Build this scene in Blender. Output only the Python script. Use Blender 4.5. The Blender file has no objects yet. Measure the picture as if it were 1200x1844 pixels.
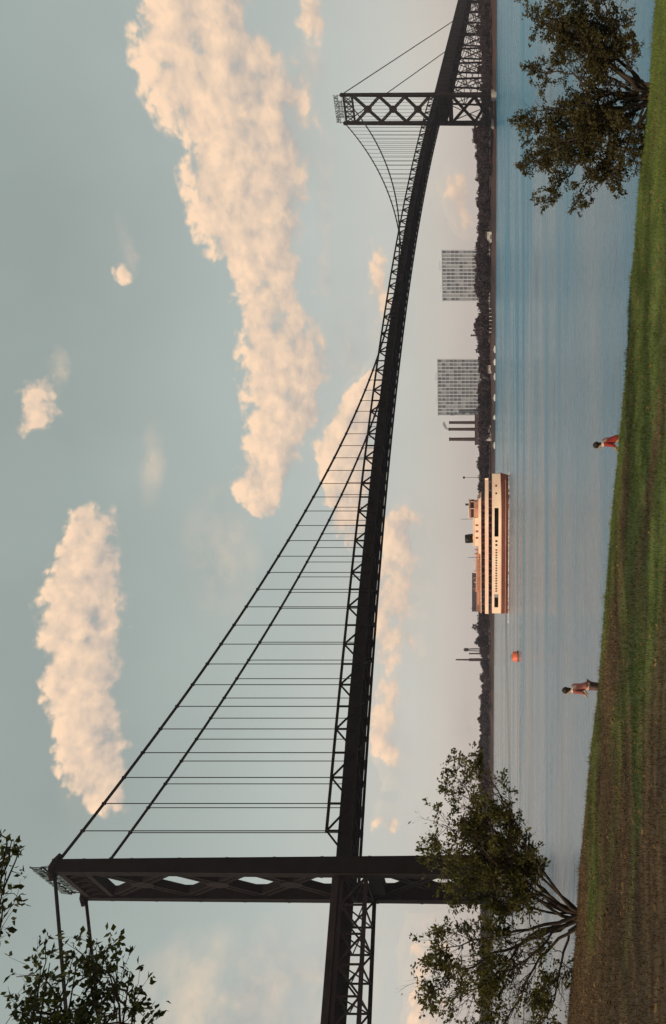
import bpy, math, random
import numpy as np
from mathutils import Vector, Matrix, noise
random.seed(7)
RNG = np.random.default_rng(7)
scene = bpy.context.scene
COL = scene.collection
R = math.radians

# ------------------------------------------------------------------ camera
EYE = 6.0                       # metres above the river
cam = bpy.data.cameras.new('camera')
cam_o = bpy.data.objects.new('camera', cam)
COL.objects.link(cam_o)
# the photograph was turned a quarter: world up points to the picture's left, world right to its top
cam_o.matrix_world = Matrix(((0, 1, 0, 0), (0, 0, -1, 0), (-1, 0, 0, EYE), (0, 0, 0, 1)))
cam.sensor_fit = 'AUTO'
cam.sensor_width = 36
cam.lens = 1362.0 / 1844.0 * 36
cam.shift_x = -280.0 / 1844.0
cam.clip_start = 0.1
cam.clip_end = 20000
scene.camera = cam_o

# ------------------------------------------------------------------ light
SUN_EL = 30.0
SUN_DIR = Vector((-0.72, -0.69, 0)).normalized()          # horizontal direction towards the sun
sun = bpy.data.lights.new('sun', 'SUN')
sun.energy = 3.4
sun.angle = R(0.6)
sun.color = (1.0, 0.83, 0.62)
sun_o = bpy.data.objects.new('sun', sun)
COL.objects.link(sun_o)
to_sun = Vector((SUN_DIR.x * math.cos(R(SUN_EL)), SUN_DIR.y * math.cos(R(SUN_EL)), math.sin(R(SUN_EL))))
sun_o.rotation_euler = to_sun.to_track_quat('Z', 'Y').to_euler()
sun_o.location = (-60, -60, 80)

scene.view_settings.view_transform = 'Standard'
scene.view_settings.look = 'None'
scene.view_settings.exposure = 0.0
scene.view_settings.gamma = 1.0
scene.view_settings.use_curve_mapping = False

# ------------------------------------------------------------------ sky
FPX, HOR = 1362.0, 880.0

def azel(x, y):
    """direction (azimuth, elevation) of a spot of sky as read off the picture (x across, y down)"""
    X = (1844 - y - 922) / FPX
    Z = (HOR - x) / FPX
    return math.atan2(X, 1), math.atan2(Z, math.hypot(X, 1))

# cumulus banks as read off the sky: (y, upper rim x, lower rim x, weight); small puffs: (x, y, half, half, weight)
BANKS = [
 [(-60, 250, 440, 1), (0, 258, 445, 1), (60, 262, 455, 1), (110, 262, 520, .9), (160, 280, 548, 1), (200, 300, 548, 1), (260, 335, 540, 1),
  (300, 326, 538, 1), (350, 350, 538, 1), (400, 366, 542, 1), (450, 388, 548, .95), (500, 406, 552, .95), (550, 425, 562, .9), (600, 438, 570, .9),
  (650, 445, 584, .85), (700, 442, 580, .85), (750, 440, 564, .85), (800, 436, 548, .85), (850, 428, 518, .95), (900, 432, 494, 1), (930, 445, 484, .8), (955, 460, 474, 0)],
 [(890, 140, 196, 0), (925, 130, 204, .75), (960, 122, 206, .95), (1000, 106, 206, 1), (1050, 84, 206, 1), (1080, 74, 205, 1), (1130, 66, 205, 1), (1180, 78, 204, 1),
  (1230, 90, 204, 1), (1290, 98, 206, 1), (1340, 116, 210, 1), (1400, 134, 214, 1), (1450, 150, 214, .85), (1490, 170, 212, 0)],
 [(615, 690, 704, 0), (660, 650, 692, .7), (700, 622, 690, .8), (740, 590, 682, .95), (780, 570, 674, 1), (820, 566, 668, 1), (860, 570, 662, .95), (900, 588, 652, .85),
  (950, 605, 646, .75), (1005, 620, 640, 0)],
 [(895, 705, 745, 0), (930, 695, 750, .85), (980, 688, 755, .9), (1050, 680, 750, .8), (1120, 676, 738, .7), (1200, 676, 735, .62), (1300, 672, 722, .58), (1370, 676, 712, .55), (1420, 686, 704, 0),
  (1455, 680, 708, 0), (1490, 672, 704, .62), (1525, 680, 700, 0), (1650, 740, 790, 0), (1700, 730, 806, .6), (1780, 730, 810, .6), (1850, 735, 800, .55)],
]
PUFFS = [(72, 725, 34, 56, .9), (222, 486, 16, 20, .7), (832, 358, 28, 50, .9), (688, 515, 24, 84, .8), (562, 25, 34, 42, .8)]
# thin streaks and veils of cloud: soft, only half opaque
WISPS = [(98, 670, 22, 60, .7), (230, 440, 20, 62, .8), (275, 838, 34, 90, .6), (590, 420, 20, 230, .75), (548, 130, 40, 90, .8), (400, 1000, 80, 140, .5), (830, 1310, 40, 70, .9),
         (550, 690, 60, 170, .8), (640, 640, 60, 120, .7), (700, 1300, 50, 220, .9), (735, 1050, 60, 190, .8), (500, 250, 70, 200, .7), (690, 560, 36, 110, .7), (180, 1300, 50, 200, .5),
         (820, 380, 50, 120, .7), (600, 1740, 150, 160, .8), (430, 1830, 260, 190, 1.15), (520, 1760, 170, 130, .9), (380, 2000, 260, 240, 1.0), (760, 1740, 70, 200, .9)]

def build_world():
    w = bpy.data.worlds.new('World')
    scene.world = w
    w.use_nodes = True
    w.cycles.sampling_method = 'NONE'
    nt = w.node_tree
    N, L = nt.nodes, nt.links
    N.clear()

    g = bpy.data.node_groups.new('cloud_density', 'ShaderNodeTree')
    g.interface.new_socket('vec', in_out='INPUT', socket_type='NodeSocketVector')
    g.interface.new_socket('density', in_out='OUTPUT', socket_type='NodeSocketFloat')
    g.interface.new_socket('height', in_out='OUTPUT', socket_type='NodeSocketFloat')
    g.interface.new_socket('veil', in_out='OUTPUT', socket_type='NodeSocketFloat')
    g.interface.new_socket('billow', in_out='OUTPUT', socket_type='NodeSocketFloat')
    n, l = g.nodes, g.links
    gi, go = n.new('NodeGroupInput'), n.new('NodeGroupOutput')

    def math_(op, a, b=None, c=None, clamp=False):
        m = n.new('ShaderNodeMath'); m.operation = op; m.use_clamp = clamp
        for i, q in enumerate((a, b, c)):
            if q is None: continue
            if isinstance(q, (int, float)): m.inputs[i].default_value = q
            else: l.new(q, m.inputs[i])
        return m.outputs[0]

    # wobble the coordinates so that no bank keeps a smooth rim
    nz = n.new('ShaderNodeTexNoise'); nz.inputs['Scale'].default_value = 10; nz.inputs['Detail'].default_value = 4; nz.inputs['Roughness'].default_value = .6
    l.new(gi.outputs[0], nz.inputs['Vector'])
    sb = n.new('ShaderNodeVectorMath'); sb.operation = 'SUBTRACT'; sb.inputs[1].default_value = (.5, .5, .5)
    l.new(nz.outputs['Color'], sb.inputs[0])
    ad = n.new('ShaderNodeVectorMath'); ad.operation = 'MULTIPLY_ADD'; ad.inputs[1].default_value = (.06, .055, 0)
    l.new(sb.outputs[0], ad.inputs[0]); l.new(gi.outputs[0], ad.inputs[2])
    sx = n.new('ShaderNodeSeparateXYZ'); l.new(ad.outputs[0], sx.inputs[0])
    az, el = sx.outputs[0], sx.outputs[1]
    azn = math_('MULTIPLY_ADD', az, .5, .5)                 # azimuth -1..1 -> 0..1 along the ramps
    total = None
    for bank in BANKS:
        rp = n.new('ShaderNodeValToRGB'); cr = rp.color_ramp; cr.interpolation = 'LINEAR'
        st = []
        for (y, xt, xb, wt) in bank:
            xt -= 3; xb += 9
            a, e1 = azel(xt, y); e0 = azel(xb, y)[1]
            st.append((a * .5 + .5, ((e0 + e1) / 2, (e1 - e0) / 2 * 1.32, wt, 1)))
        st.sort()
        while len(cr.elements) < len(st): cr.elements.new(.5)
        for q, (p, c) in zip(cr.elements, st): q.position = p
        for q, (p, c) in zip(cr.elements, st): q.color = c
        l.new(azn, rp.inputs[0])
        sc = n.new('ShaderNodeSeparateColor'); l.new(rp.outputs[0], sc.inputs[0])
        rel = math_('DIVIDE', math_('SUBTRACT', el, sc.outputs[0]), sc.outputs[1])
        q = math_('MULTIPLY', math_('SUBTRACT', 1, math_('ABSOLUTE', rel)), 1.75, clamp=True)
        q = math_('MULTIPLY', q, sc.outputs[2])
        if total is None:
            total, height = q, rel
        else:
            gt = math_('GREATER_THAN', q, total)
            height = math_('ADD', math_('MULTIPLY', rel, gt), math_('MULTIPLY', height, math_('SUBTRACT', 1, gt)))
            total = math_('MAXIMUM', total, q)
    for (x, y, rx, ry, wt) in PUFFS:
        a0, e0 = azel(x, y); a1 = azel(x, y - ry)[0]; e1 = azel(x - rx, y)[1]
        m = n.new('ShaderNodeMapping'); m.vector_type = 'TEXTURE'
        m.inputs['Location'].default_value = (a0, e0, 0)
        m.inputs['Scale'].default_value = (abs(a1 - a0) * 1.4, abs(e1 - e0) * 1.4, 1)
        l.new(ad.outputs[0], m.inputs['Vector'])
        gr = n.new('ShaderNodeTexGradient'); gr.gradient_type = 'SPHERICAL'
        l.new(m.outputs[0], gr.inputs['Vector'])
        q = math_('MULTIPLY', gr.outputs['Fac'], wt * 1.3)
        gt = math_('GREATER_THAN', q, total)
        height = math_('ADD', math_('MULTIPLY', gt, .15), math_('MULTIPLY', height, math_('SUBTRACT', 1, gt)))
        total = math_('MAXIMUM', total, q)
    veil = None
    for (x, y, rx, ry, wt) in WISPS:
        a0, e0 = azel(x, y); a1 = azel(x, y - ry)[0]; e1 = azel(x - rx, y)[1]
        m = n.new('ShaderNodeMapping'); m.vector_type = 'TEXTURE'
        m.inputs['Location'].default_value = (a0, e0, 0)
        m.inputs['Scale'].default_value = (abs(a1 - a0), abs(e1 - e0), 1)
        l.new(ad.outputs[0], m.inputs['Vector'])
        gr = n.new('ShaderNodeTexGradient'); gr.gradient_type = 'SPHERICAL'
        l.new(m.outputs[0], gr.inputs['Vector'])
        q = math_('MULTIPLY', gr.outputs['Fac'], wt)
        veil = q if veil is None else math_('MAXIMUM', veil, q)
    # the same broken cumulus goes on round the rest of the sky
    gn = n.new('ShaderNodeTexNoise'); gn.inputs['Scale'].default_value = 2.6; gn.inputs['Detail'].default_value = 1
    mp = n.new('ShaderNodeMapping'); mp.inputs['Scale'].default_value = (1, 2.2, 1)
    l.new(gi.outputs[0], mp.inputs[0]); l.new(mp.outputs[0], gn.inputs['Vector'])
    gm = n.new('ShaderNodeMapRange'); gm.inputs[1].default_value = .5; gm.inputs[2].default_value = .78
    l.new(gn.outputs['Fac'], gm.inputs[0])
    am = n.new('ShaderNodeMapRange'); am.inputs[1].default_value = .68; am.inputs[2].default_value = .95
    l.new(math_('ABSOLUTE', az), am.inputs[0])
    em = n.new('ShaderNodeMapRange'); em.inputs[1].default_value = .62; em.inputs[2].default_value = .8
    l.new(el, em.inputs[0])
    total = math_('MAXIMUM', total, math_('MULTIPLY', gm.outputs[0], math_('MAXIMUM', am.outputs[0], em.outputs[0])))
    # billows
    f1 = n.new('ShaderNodeTexNoise')
    f1.inputs['Scale'].default_value = 21; f1.inputs['Detail'].default_value = 6; f1.inputs['Roughness'].default_value = .6
    f1.inputs['Distortion'].default_value = .25
    mq = n.new('ShaderNodeMapping'); mq.inputs['Scale'].default_value = (1, 1.35, 1); mq.inputs['Location'].default_value = (3.1, 1.7, .4)
    l.new(gi.outputs[0], mq.inputs[0]); l.new(mq.outputs[0], f1.inputs['Vector'])
    vo = n.new('ShaderNodeTexVoronoi'); vo.voronoi_dimensions = '2D'; vo.feature = 'F1'; vo.inputs['Scale'].default_value = 34; vo.inputs['Detail'].default_value = 1.6
    vo.inputs['Roughness'].default_value = .55; vo.inputs['Randomness'].default_value = 1
    va = n.new('ShaderNodeVectorMath'); va.operation = 'MULTIPLY_ADD'; va.inputs[1].default_value = (.03, .03, 0)
    l.new(f1.outputs['Color'], va.inputs[0]); l.new(mq.outputs[0], va.inputs[2]); l.new(va.outputs[0], vo.inputs['Vector'])
    puff = math_('MULTIPLY_ADD', vo.outputs['Distance'], -.44, .20)
    rough = math_('ADD', puff, math_('MULTIPLY_ADD', f1.outputs['Fac'], 1.35, -.80))
    l.new(rough, go.inputs[3])
    rough = math_('MULTIPLY', rough, math_('MULTIPLY_ADD', total, 3.0, .12, clamp=True))
    res = math_('SUBTRACT', math_('MULTIPLY_ADD', total, 1.18, rough), .04)
    vl = math_('MULTIPLY', veil, math_('MULTIPLY_ADD', f1.outputs['Fac'], 2.2, -.55))
    l.new(vl, go.inputs[2])
    l.new(res, go.inputs[0])
    hc = n.new('ShaderNodeClamp'); hc.inputs[1].default_value = -1; hc.inputs[2].default_value = 1
    l.new(height, hc.inputs[0]); l.new(hc.outputs[0], go.inputs[1])

    tc = N.new('ShaderNodeTexCoord')
    sp = N.new('ShaderNodeSeparateXYZ'); L.new(tc.outputs['Generated'], sp.inputs[0])
    at = N.new('ShaderNodeMath'); at.operation = 'ARCTAN2'
    L.new(sp.outputs[0], at.inputs[0]); L.new(sp.outputs[1], at.inputs[1])
    asn = N.new('ShaderNodeMath'); asn.operation = 'ARCSINE'
    L.new(sp.outputs[2], asn.inputs[0])
    cb = N.new('ShaderNodeCombineXYZ'); L.new(at.outputs[0], cb.inputs[0]); L.new(asn.outputs[0], cb.inputs[1])
    d0 = N.new('ShaderNodeGroup'); d0.node_tree = g; L.new(cb.outputs[0], d0.inputs[0])
    off = N.new('ShaderNodeVectorMath'); off.operation = 'ADD'; off.inputs[1].default_value = (-.012, .022, 0)
    L.new(cb.outputs[0], off.inputs[0])
    d1 = N.new('ShaderNodeGroup'); d1.node_tree = g; L.new(off.outputs[0], d1.inputs[0])

    # clear air: a Nishita sky seen through a thin high veil
    sky = N.new('ShaderNodeTexSky'); sky.sky_type = 'NISHITA'; sky.sun_disc = False
    sky.sun_elevation = R(SUN_EL)
    sky.sun_rotation = math.atan2(SUN_DIR.x, SUN_DIR.y)
    sky.air_density = 1.0; sky.dust_density = 2.5; sky.ozone_density = 1.0
    er = N.new('ShaderNodeMapRange'); er.inputs[1].default_value = 0; er.inputs[2].default_value = .5
    L.new(asn.outputs[0], er.inputs[0])
    ramp = N.new('ShaderNodeValToRGB')
    cr = ramp.color_ramp
    cr.elements[0].position = 0; cr.elements[0].color = (.720, .615, .535, 1)
    cr.elements[1].position = 1; cr.elements[1].color = (.365, .420, .380, 1)
    e = cr.elements.new(.22); e.color = (.615, .605, .540, 1)
    e = cr.elements.new(.55); e.color = (.475, .525, .475, 1)
    L.new(er.outputs[0], ramp.inputs[0])
    # broad faint mottling of the veil
    vn = N.new('ShaderNodeTexNoise'); vn.inputs['Scale'].default_value = 3.2; vn.inputs['Detail'].default_value = 4
    L.new(cb.outputs[0], vn.inputs['Vector'])
    vr = N.new('ShaderNodeMapRange'); vr.inputs[1].default_value = .3; vr.inputs[2].default_value = .7
    vr.inputs[3].default_value = 9.2; vr.inputs[4].default_value = 10.9
    L.new(vn.outputs['Fac'], vr.inputs[0])
    vs = N.new('ShaderNodeVectorMath'); vs.operation = 'SCALE'
    L.new(ramp.outputs[0], vs.inputs[0]); L.new(vr.outputs[0], vs.inputs['Scale'])
    veil = N.new('ShaderNodeMix'); veil.data_type = 'RGBA'; veil.inputs['Factor'].default_value = .86
    L.new(sky.outputs[0], veil.inputs['A']); L.new(vs.outputs[0], veil.inputs['B'])

    # cloud colour: lit from above, grey where more cloud lies on the sun side
    sh = N.new('ShaderNodeMath'); sh.operation = 'SUBTRACT'
    L.new(d0.outputs[3], sh.inputs[0]); L.new(d1.outputs[3], sh.inputs[1])
    sh2 = N.new('ShaderNodeMath'); sh2.operation = 'MULTIPLY'; sh2.inputs[1].default_value = .95
    L.new(sh.outputs[0], sh2.inputs[0])
    sr = N.new('ShaderNodeMapRange'); sr.interpolation_type = 'LINEAR'
    sr.inputs[1].default_value = -.66; sr.inputs[2].default_value = .50
    s2 = N.new('ShaderNodeMath'); s2.operation = 'MULTIPLY_ADD'; s2.inputs[1].default_value = .46
    L.new(d0.outputs[1], s2.inputs[0]); L.new(sh2.outputs[0], s2.inputs[2]); L.new(s2.outputs[0], sr.inputs[0])
    cmix = N.new('ShaderNodeMix'); cmix.data_type = 'RGBA'
    cmix.inputs['A'].default_value = (4.7, 4.3, 4.0, 1)
    cmix.inputs['B'].default_value = (10.4, 7.5, 5.2, 1)
    L.new(sr.outputs[0], cmix.inputs['Factor'])
    al = N.new('ShaderNodeMapRange'); al.interpolation_type = 'SMOOTHSTEP'
    al.inputs[1].default_value = .02; al.inputs[2].default_value = .50
    L.new(d0.outputs[0], al.inputs[0])
    am2 = N.new('ShaderNodeMath'); am2.operation = 'MULTIPLY_ADD'; am2.inputs[1].default_value = -.55; am2.inputs[2].default_value = .92
    L.new(sr.outputs[0], am2.inputs[0]); L.new(am2.outputs[0], al.inputs[2])
    alm = N.new('ShaderNodeMath'); alm.operation = 'MULTIPLY'; alm.inputs[1].default_value = .95
    L.new(al.outputs[0], alm.inputs[0])
    fin = N.new('ShaderNodeMix'); fin.data_type = 'RGBA'
    wv = N.new('ShaderNodeMath'); wv.operation = 'MULTIPLY'; wv.use_clamp = True; wv.inputs[1].default_value = .75
    L.new(d0.outputs[2], wv.inputs[0])
    wm = N.new('ShaderNodeMath'); wm.operation = 'MAXIMUM'
    L.new(wv.outputs[0], wm.inputs[0]); L.new(alm.outputs[0], wm.inputs[1])
    L.new(wm.outputs[0], fin.inputs['Factor']); L.new(veil.outputs['Result'], fin.inputs['A']); L.new(cmix.outputs['Result'], fin.inputs['B'])
    bg = N.new('ShaderNodeBackground'); bg.inputs['Strength'].default_value = .1
    L.new(fin.outputs['Result'], bg.inputs['Color'])
    out = N.new('ShaderNodeOutputWorld'); L.new(bg.outputs[0], out.inputs['Surface'])

build_world()

# ------------------------------------------------------------------ materials
MATS = {}

def mat(name, color, rough=.7, var=.25, scale=1.0, color2=None, bump=0.0, metal=0.0, spec=.3, stretch=(1, 1, 1), coords='Object', island=0.0, detail=6):
    """procedural paint / metal / leaf surface: base colour broken up by noise"""
    if name in MATS:
        return MATS[name]
    m = bpy.data.materials.new(name); m.use_nodes = True
    nt = m.node_tree; N, L = nt.nodes, nt.links
    b = N['Principled BSDF']
    b.inputs['Roughness'].default_value = rough
    b.inputs['Metallic'].default_value = metal
    b.inputs['Specular IOR Level'].default_value = spec
    tc = N.new('ShaderNodeTexCoord')
    mp = N.new('ShaderNodeMapping'); mp.inputs['Scale'].default_value = stretch
    L.new(tc.outputs[coords], mp.inputs[0])
    nz = N.new('ShaderNodeTexNoise'); nz.inputs['Scale'].default_value = scale; nz.inputs['Detail'].default_value = detail
    nz.inputs['Roughness'].default_value = .62
    L.new(mp.outputs[0], nz.inputs['Vector'])
    rp = N.new('ShaderNodeValToRGB')
    c2 = color2 or tuple(c * (1 + var) for c in color)
    c1 = color if color2 else tuple(c * (1 - var) for c in color)
    rp.color_ramp.elements[0].position = .32; rp.color_ramp.elements[0].color = (*c1, 1)
    rp.color_ramp.elements[1].position = .68; rp.color_ramp.elements[1].color = (*c2, 1)
    L.new(nz.outputs['Fac'], rp.inputs[0])
    src = rp.outputs[0]
    if island:
        gm = N.new('ShaderNodeNewGeometry')
        mr = N.new('ShaderNodeMapRange'); mr.inputs[3].default_value = 1 - island; mr.inputs[4].default_value = 1 + island
        L.new(gm.outputs['Random Per Island'], mr.inputs[0])
        sc = N.new('ShaderNodeVectorMath'); sc.operation = 'SCALE'
        L.new(src, sc.inputs[0]); L.new(mr.outputs[0], sc.inputs['Scale'])
        src = sc.outputs[0]
    L.new(src, b.inputs['Base Color'])
    if bump:
        bp = N.new('ShaderNodeBump'); bp.inputs['Strength'].default_value = bump; bp.inputs['Distance'].default_value = .05
        L.new(nz.outputs['Fac'], bp.inputs['Height']); L.new(bp.outputs[0], b.inputs['Normal'])
    MATS[name] = m
    return m

def leaf_mat(name, c1, c2, trans=.25, island=.35):
    m = mat(name, c1, .6, scale=1.2, color2=c2, spec=.15, island=island, detail=3)
    nt = m.node_tree; N, L = nt.nodes, nt.links
    b = N['Principled BSDF']
    src = b.inputs['Base Color'].links[0].from_socket
    t = N.new('ShaderNodeBsdfTranslucent')
    tint = N.new('ShaderNodeMix'); tint.data_type = 'RGBA'; tint.blend_type = 'MULTIPLY'; tint.inputs['Factor'].default_value = 1
    tint.inputs['B'].default_value = (1.5, 1.55, .8, 1)
    L.new(src, tint.inputs['A']); L.new(tint.outputs['Result'], t.inputs['Color'])
    mx = N.new('ShaderNodeMixShader'); mx.inputs[0].default_value = trans
    L.new(b.outputs[0], mx.inputs[1]); L.new(t.outputs[0], mx.inputs[2])
    L.new(mx.outputs[0], N['Material Output'].inputs['Surface'])
    return m

STEEL = mat('dark_bridge_steel', (.006, .0038, .003), .7, scale=.35, color2=(.013, .008, .006), spec=.06)
STEEL_W = mat('weathered_approach_steel', (.016, .010, .008), .7, scale=.3, color2=(.038, .021, .017), spec=.12)
CABLE = mat('cable_steel', (.009, .007, .005), .6, scale=.3, color2=(.016, .012, .009), spec=.1)
ASPHALT = mat('bridge_asphalt', (.04, .038, .036), .9, scale=.6)
CONCRETE = mat('pier_concrete', (.20, .18, .16), .9, scale=.3, color2=(.31, .28, .25), bump=.3)
SIGN_M = mat('sign_lettering', (.045, .065, .07), .6, scale=.5, color2=(.08, .11, .115))

# ------------------------------------------------------------------ mesh helpers
def new_obj(name, me, m=None, parent=None, loc=None, rot=None):
    o = bpy.data.objects.new(name, me)
    COL.objects.link(o)
    if me is not None and m is not None and not me.materials:
        me.materials.append(m)
    if parent:
        o.parent = parent
    if loc is not None:
        o.location = loc
    if rot is not None:
        o.rotation_euler = rot
    return o

def tag(o, label=None, cat=None, group=None, kind=None):
    if label: o['label'] = label
    if cat: o['category'] = cat
    if group: o['group'] = group
    if kind: o['kind'] = kind
    return o

def empty(name, loc=(0, 0, 0), rz=0.0):
    o = bpy.data.objects.new(name, None)
    COL.objects.link(o)
    o.location = loc
    o.rotation_euler = (0, 0, rz)
    o.empty_display_size = .5
    return o

def copy_tree(o, parent=None):
    c = o.copy(); COL.objects.link(c); c.parent = parent
    for ch in list(o.children):
        copy_tree(ch, c)
    return c

def frame_of(p0, p1, up=Vector((0, 0, 1))):
    p0, p1 = Vector(p0), Vector(p1)
    z = (p1 - p0); ln = z.length; z = z / ln
    if abs(z.dot(up)) > .999:
        up = Vector((1, 0, 0))
    x = up.cross(z).normalized()
    y = z.cross(x)
    return p0, x, y, z, ln

class MB:
    """collects vertices and faces, then becomes one mesh object"""
    def __init__(s):
        s.v, s.f = [], []
    def add(s, v, f):
        b = len(s.v)
        s.v += [tuple(q) for q in v]
        s.f += [tuple(b + i for i in q) for q in f]
    def box(s, c, size, rz=0.0):
        hx, hy, hz = size[0] / 2, size[1] / 2, size[2] / 2
        ca, sa = math.cos(rz), math.sin(rz)
        v = []
        for dz in (-hz, hz):
            for dx, dy in ((-hx, -hy), (hx, -hy), (hx, hy), (-hx, hy)):
                v.append((c[0] + dx * ca - dy * sa, c[1] + dx * sa + dy * ca, c[2] + dz))
        s.add(v, [(3, 2, 1, 0), (4, 5, 6, 7), (0, 1, 5, 4), (1, 2, 6, 5), (2, 3, 7, 6), (3, 0, 4, 7)])
        return s
    def bar(s, p0, p1, w, h, up=Vector((0, 0, 1)), w1=None, h1=None):
        p, x, y, z, ln = frame_of(p0, p1, up)
        w1 = w if w1 is None else w1; h1 = h if h1 is None else h1
        v = []
        for q, ww, hh in ((p, w, h), (p + z * ln, w1, h1)):
            for a, b in ((-1, -1), (1, -1), (1, 1), (-1, 1)):
                v.append(q + x * (a * ww / 2) + y * (b * hh / 2))
        s.add(v, [(3, 2, 1, 0), (4, 5, 6, 7), (0, 1, 5, 4), (1, 2, 6, 5), (2, 3, 7, 6), (3, 0, 4, 7)])
        return s
    def tube(s, pts, rad, n=6, cap=True):
        pts = [Vector(p) for p in pts]
        m = len(pts)
        if not hasattr(rad, '__len__'):
            rad = [rad] * m
        rings = []
        ref = Vector((0.13, .31, .94)).normalized()
        for i in range(m):
            t = (pts[min(i + 1, m - 1)] - pts[max(i - 1, 0)])
            t = t.normalized() if t.length > 1e-9 else Vector((0, 0, 1))
            if abs(t.dot(ref)) > .98:
                ref = Vector((.9, .2, .1)).normalized()
            x = ref.cross(t).normalized(); y = t.cross(x)
            rings.append([pts[i] + (x * math.cos(2 * math.pi * k / n) + y * math.sin(2 * math.pi * k / n)) * rad[i] for k in range(n)])
        v = [q for r in rings for q in r]
        f = []
        for i in range(m - 1):
            for k in range(n):
                f.append((i * n + k, i * n + (k + 1) % n, (i + 1) * n + (k + 1) % n, (i + 1) * n + k))
        if cap:
            f.append(tuple(reversed(range(n)))); f.append(tuple((m - 1) * n + k for k in range(n)))
        s.add(v, f)
        return s
    def lathe(s, prof, c=(0, 0, 0), n=16):
        v, f = [], []
        for (r, z) in prof:
            for k in range(n):
                a = 2 * math.pi * k / n
                v.append((c[0] + r * math.cos(a), c[1] + r * math.sin(a), c[2] + z))
        for i in range(len(prof) - 1):
            for k in range(n):
                f.append((i * n + k, i * n + (k + 1) % n, (i + 1) * n + (k + 1) % n, (i + 1) * n + k))
        f.append(tuple(reversed(range(n)))); f.append(tuple((len(prof) - 1) * n + k for k in range(n)))
        s.add(v, f)
        return s
    def prism(s, outline, z0, z1):
        n = len(outline)
        v = [(x, y, z0) for x, y in outline] + [(x, y, z1) for x, y in outline]
        f = [tuple(reversed(range(n))), tuple(range(n, 2 * n))]
        for k in range(n):
            f.append((k, (k + 1) % n, n + (k + 1) % n, n + k))
        s.add(v, f)
        return s
    def mesh(s, name, smooth=False):
        me = bpy.data.meshes.new(name)
        me.from_pydata(s.v, [], s.f)
        if smooth:
            me.polygons.foreach_set('use_smooth', [True] * len(me.polygons))
        me.update()
        return me
    def build(s, name, m, parent=None, loc=None, rot=None, smooth=False):
        return new_obj(name, s.mesh(name, smooth), m, parent, loc, rot)

def unit_bar(name, m):
    me = MB().box((0, 0, .5), (1, 1, 1)).mesh(name)
    me.materials.append(m)
    return me

def place_bar(name, me, p0, p1, w, h, parent, up=Vector((0, 0, 1))):
    """a straight member that shares its mesh with its fellows: the matrix carries length and section"""
    p, x, y, z, ln = frame_of(p0, p1, up)
    o = bpy.data.objects.new(name, me); COL.objects.link(o); o.parent = parent
    o.matrix_basis = Matrix(((x.x * w, y.x * h, z.x * ln, p.x), (x.y * w, y.y * h, z.y * ln, p.y), (x.z * w, y.z * h, z.z * ln, p.z), (0, 0, 0, 1)))
    return o

# ------------------------------------------------------------------ the setting: near bank, river, far bank
def crest_y(x):
    return 23.5 - (x + 15.9) * (2.8 / 29.9)

def bank_z(x, y):
    """height of the near bank: a lawn falling away from the camera, a lip, then the slope to the river"""
    xc = max(-26.0, min(30.0, x))
    yc = crest_y(xc)
    h = 1.75 + .083 * max(-10, min(y, yc)) + .079 * xc
    t = y - yc
    if t > -0.6:
        u = t + .6
        h += .5 * (u - .6 * (1 - math.exp(-u / .6)))
    h += .05 * math.sin(x * .55 + y * .31) * math.sin(y * .43 - x * .2) + .02 * math.sin(x * 1.7 + 1) * math.sin(y * 1.9)
    return max(EYE - h, -2.5)

def ground_mat():
    m = bpy.data.materials.new('lawn'); m.use_nodes = True
    return m

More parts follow.
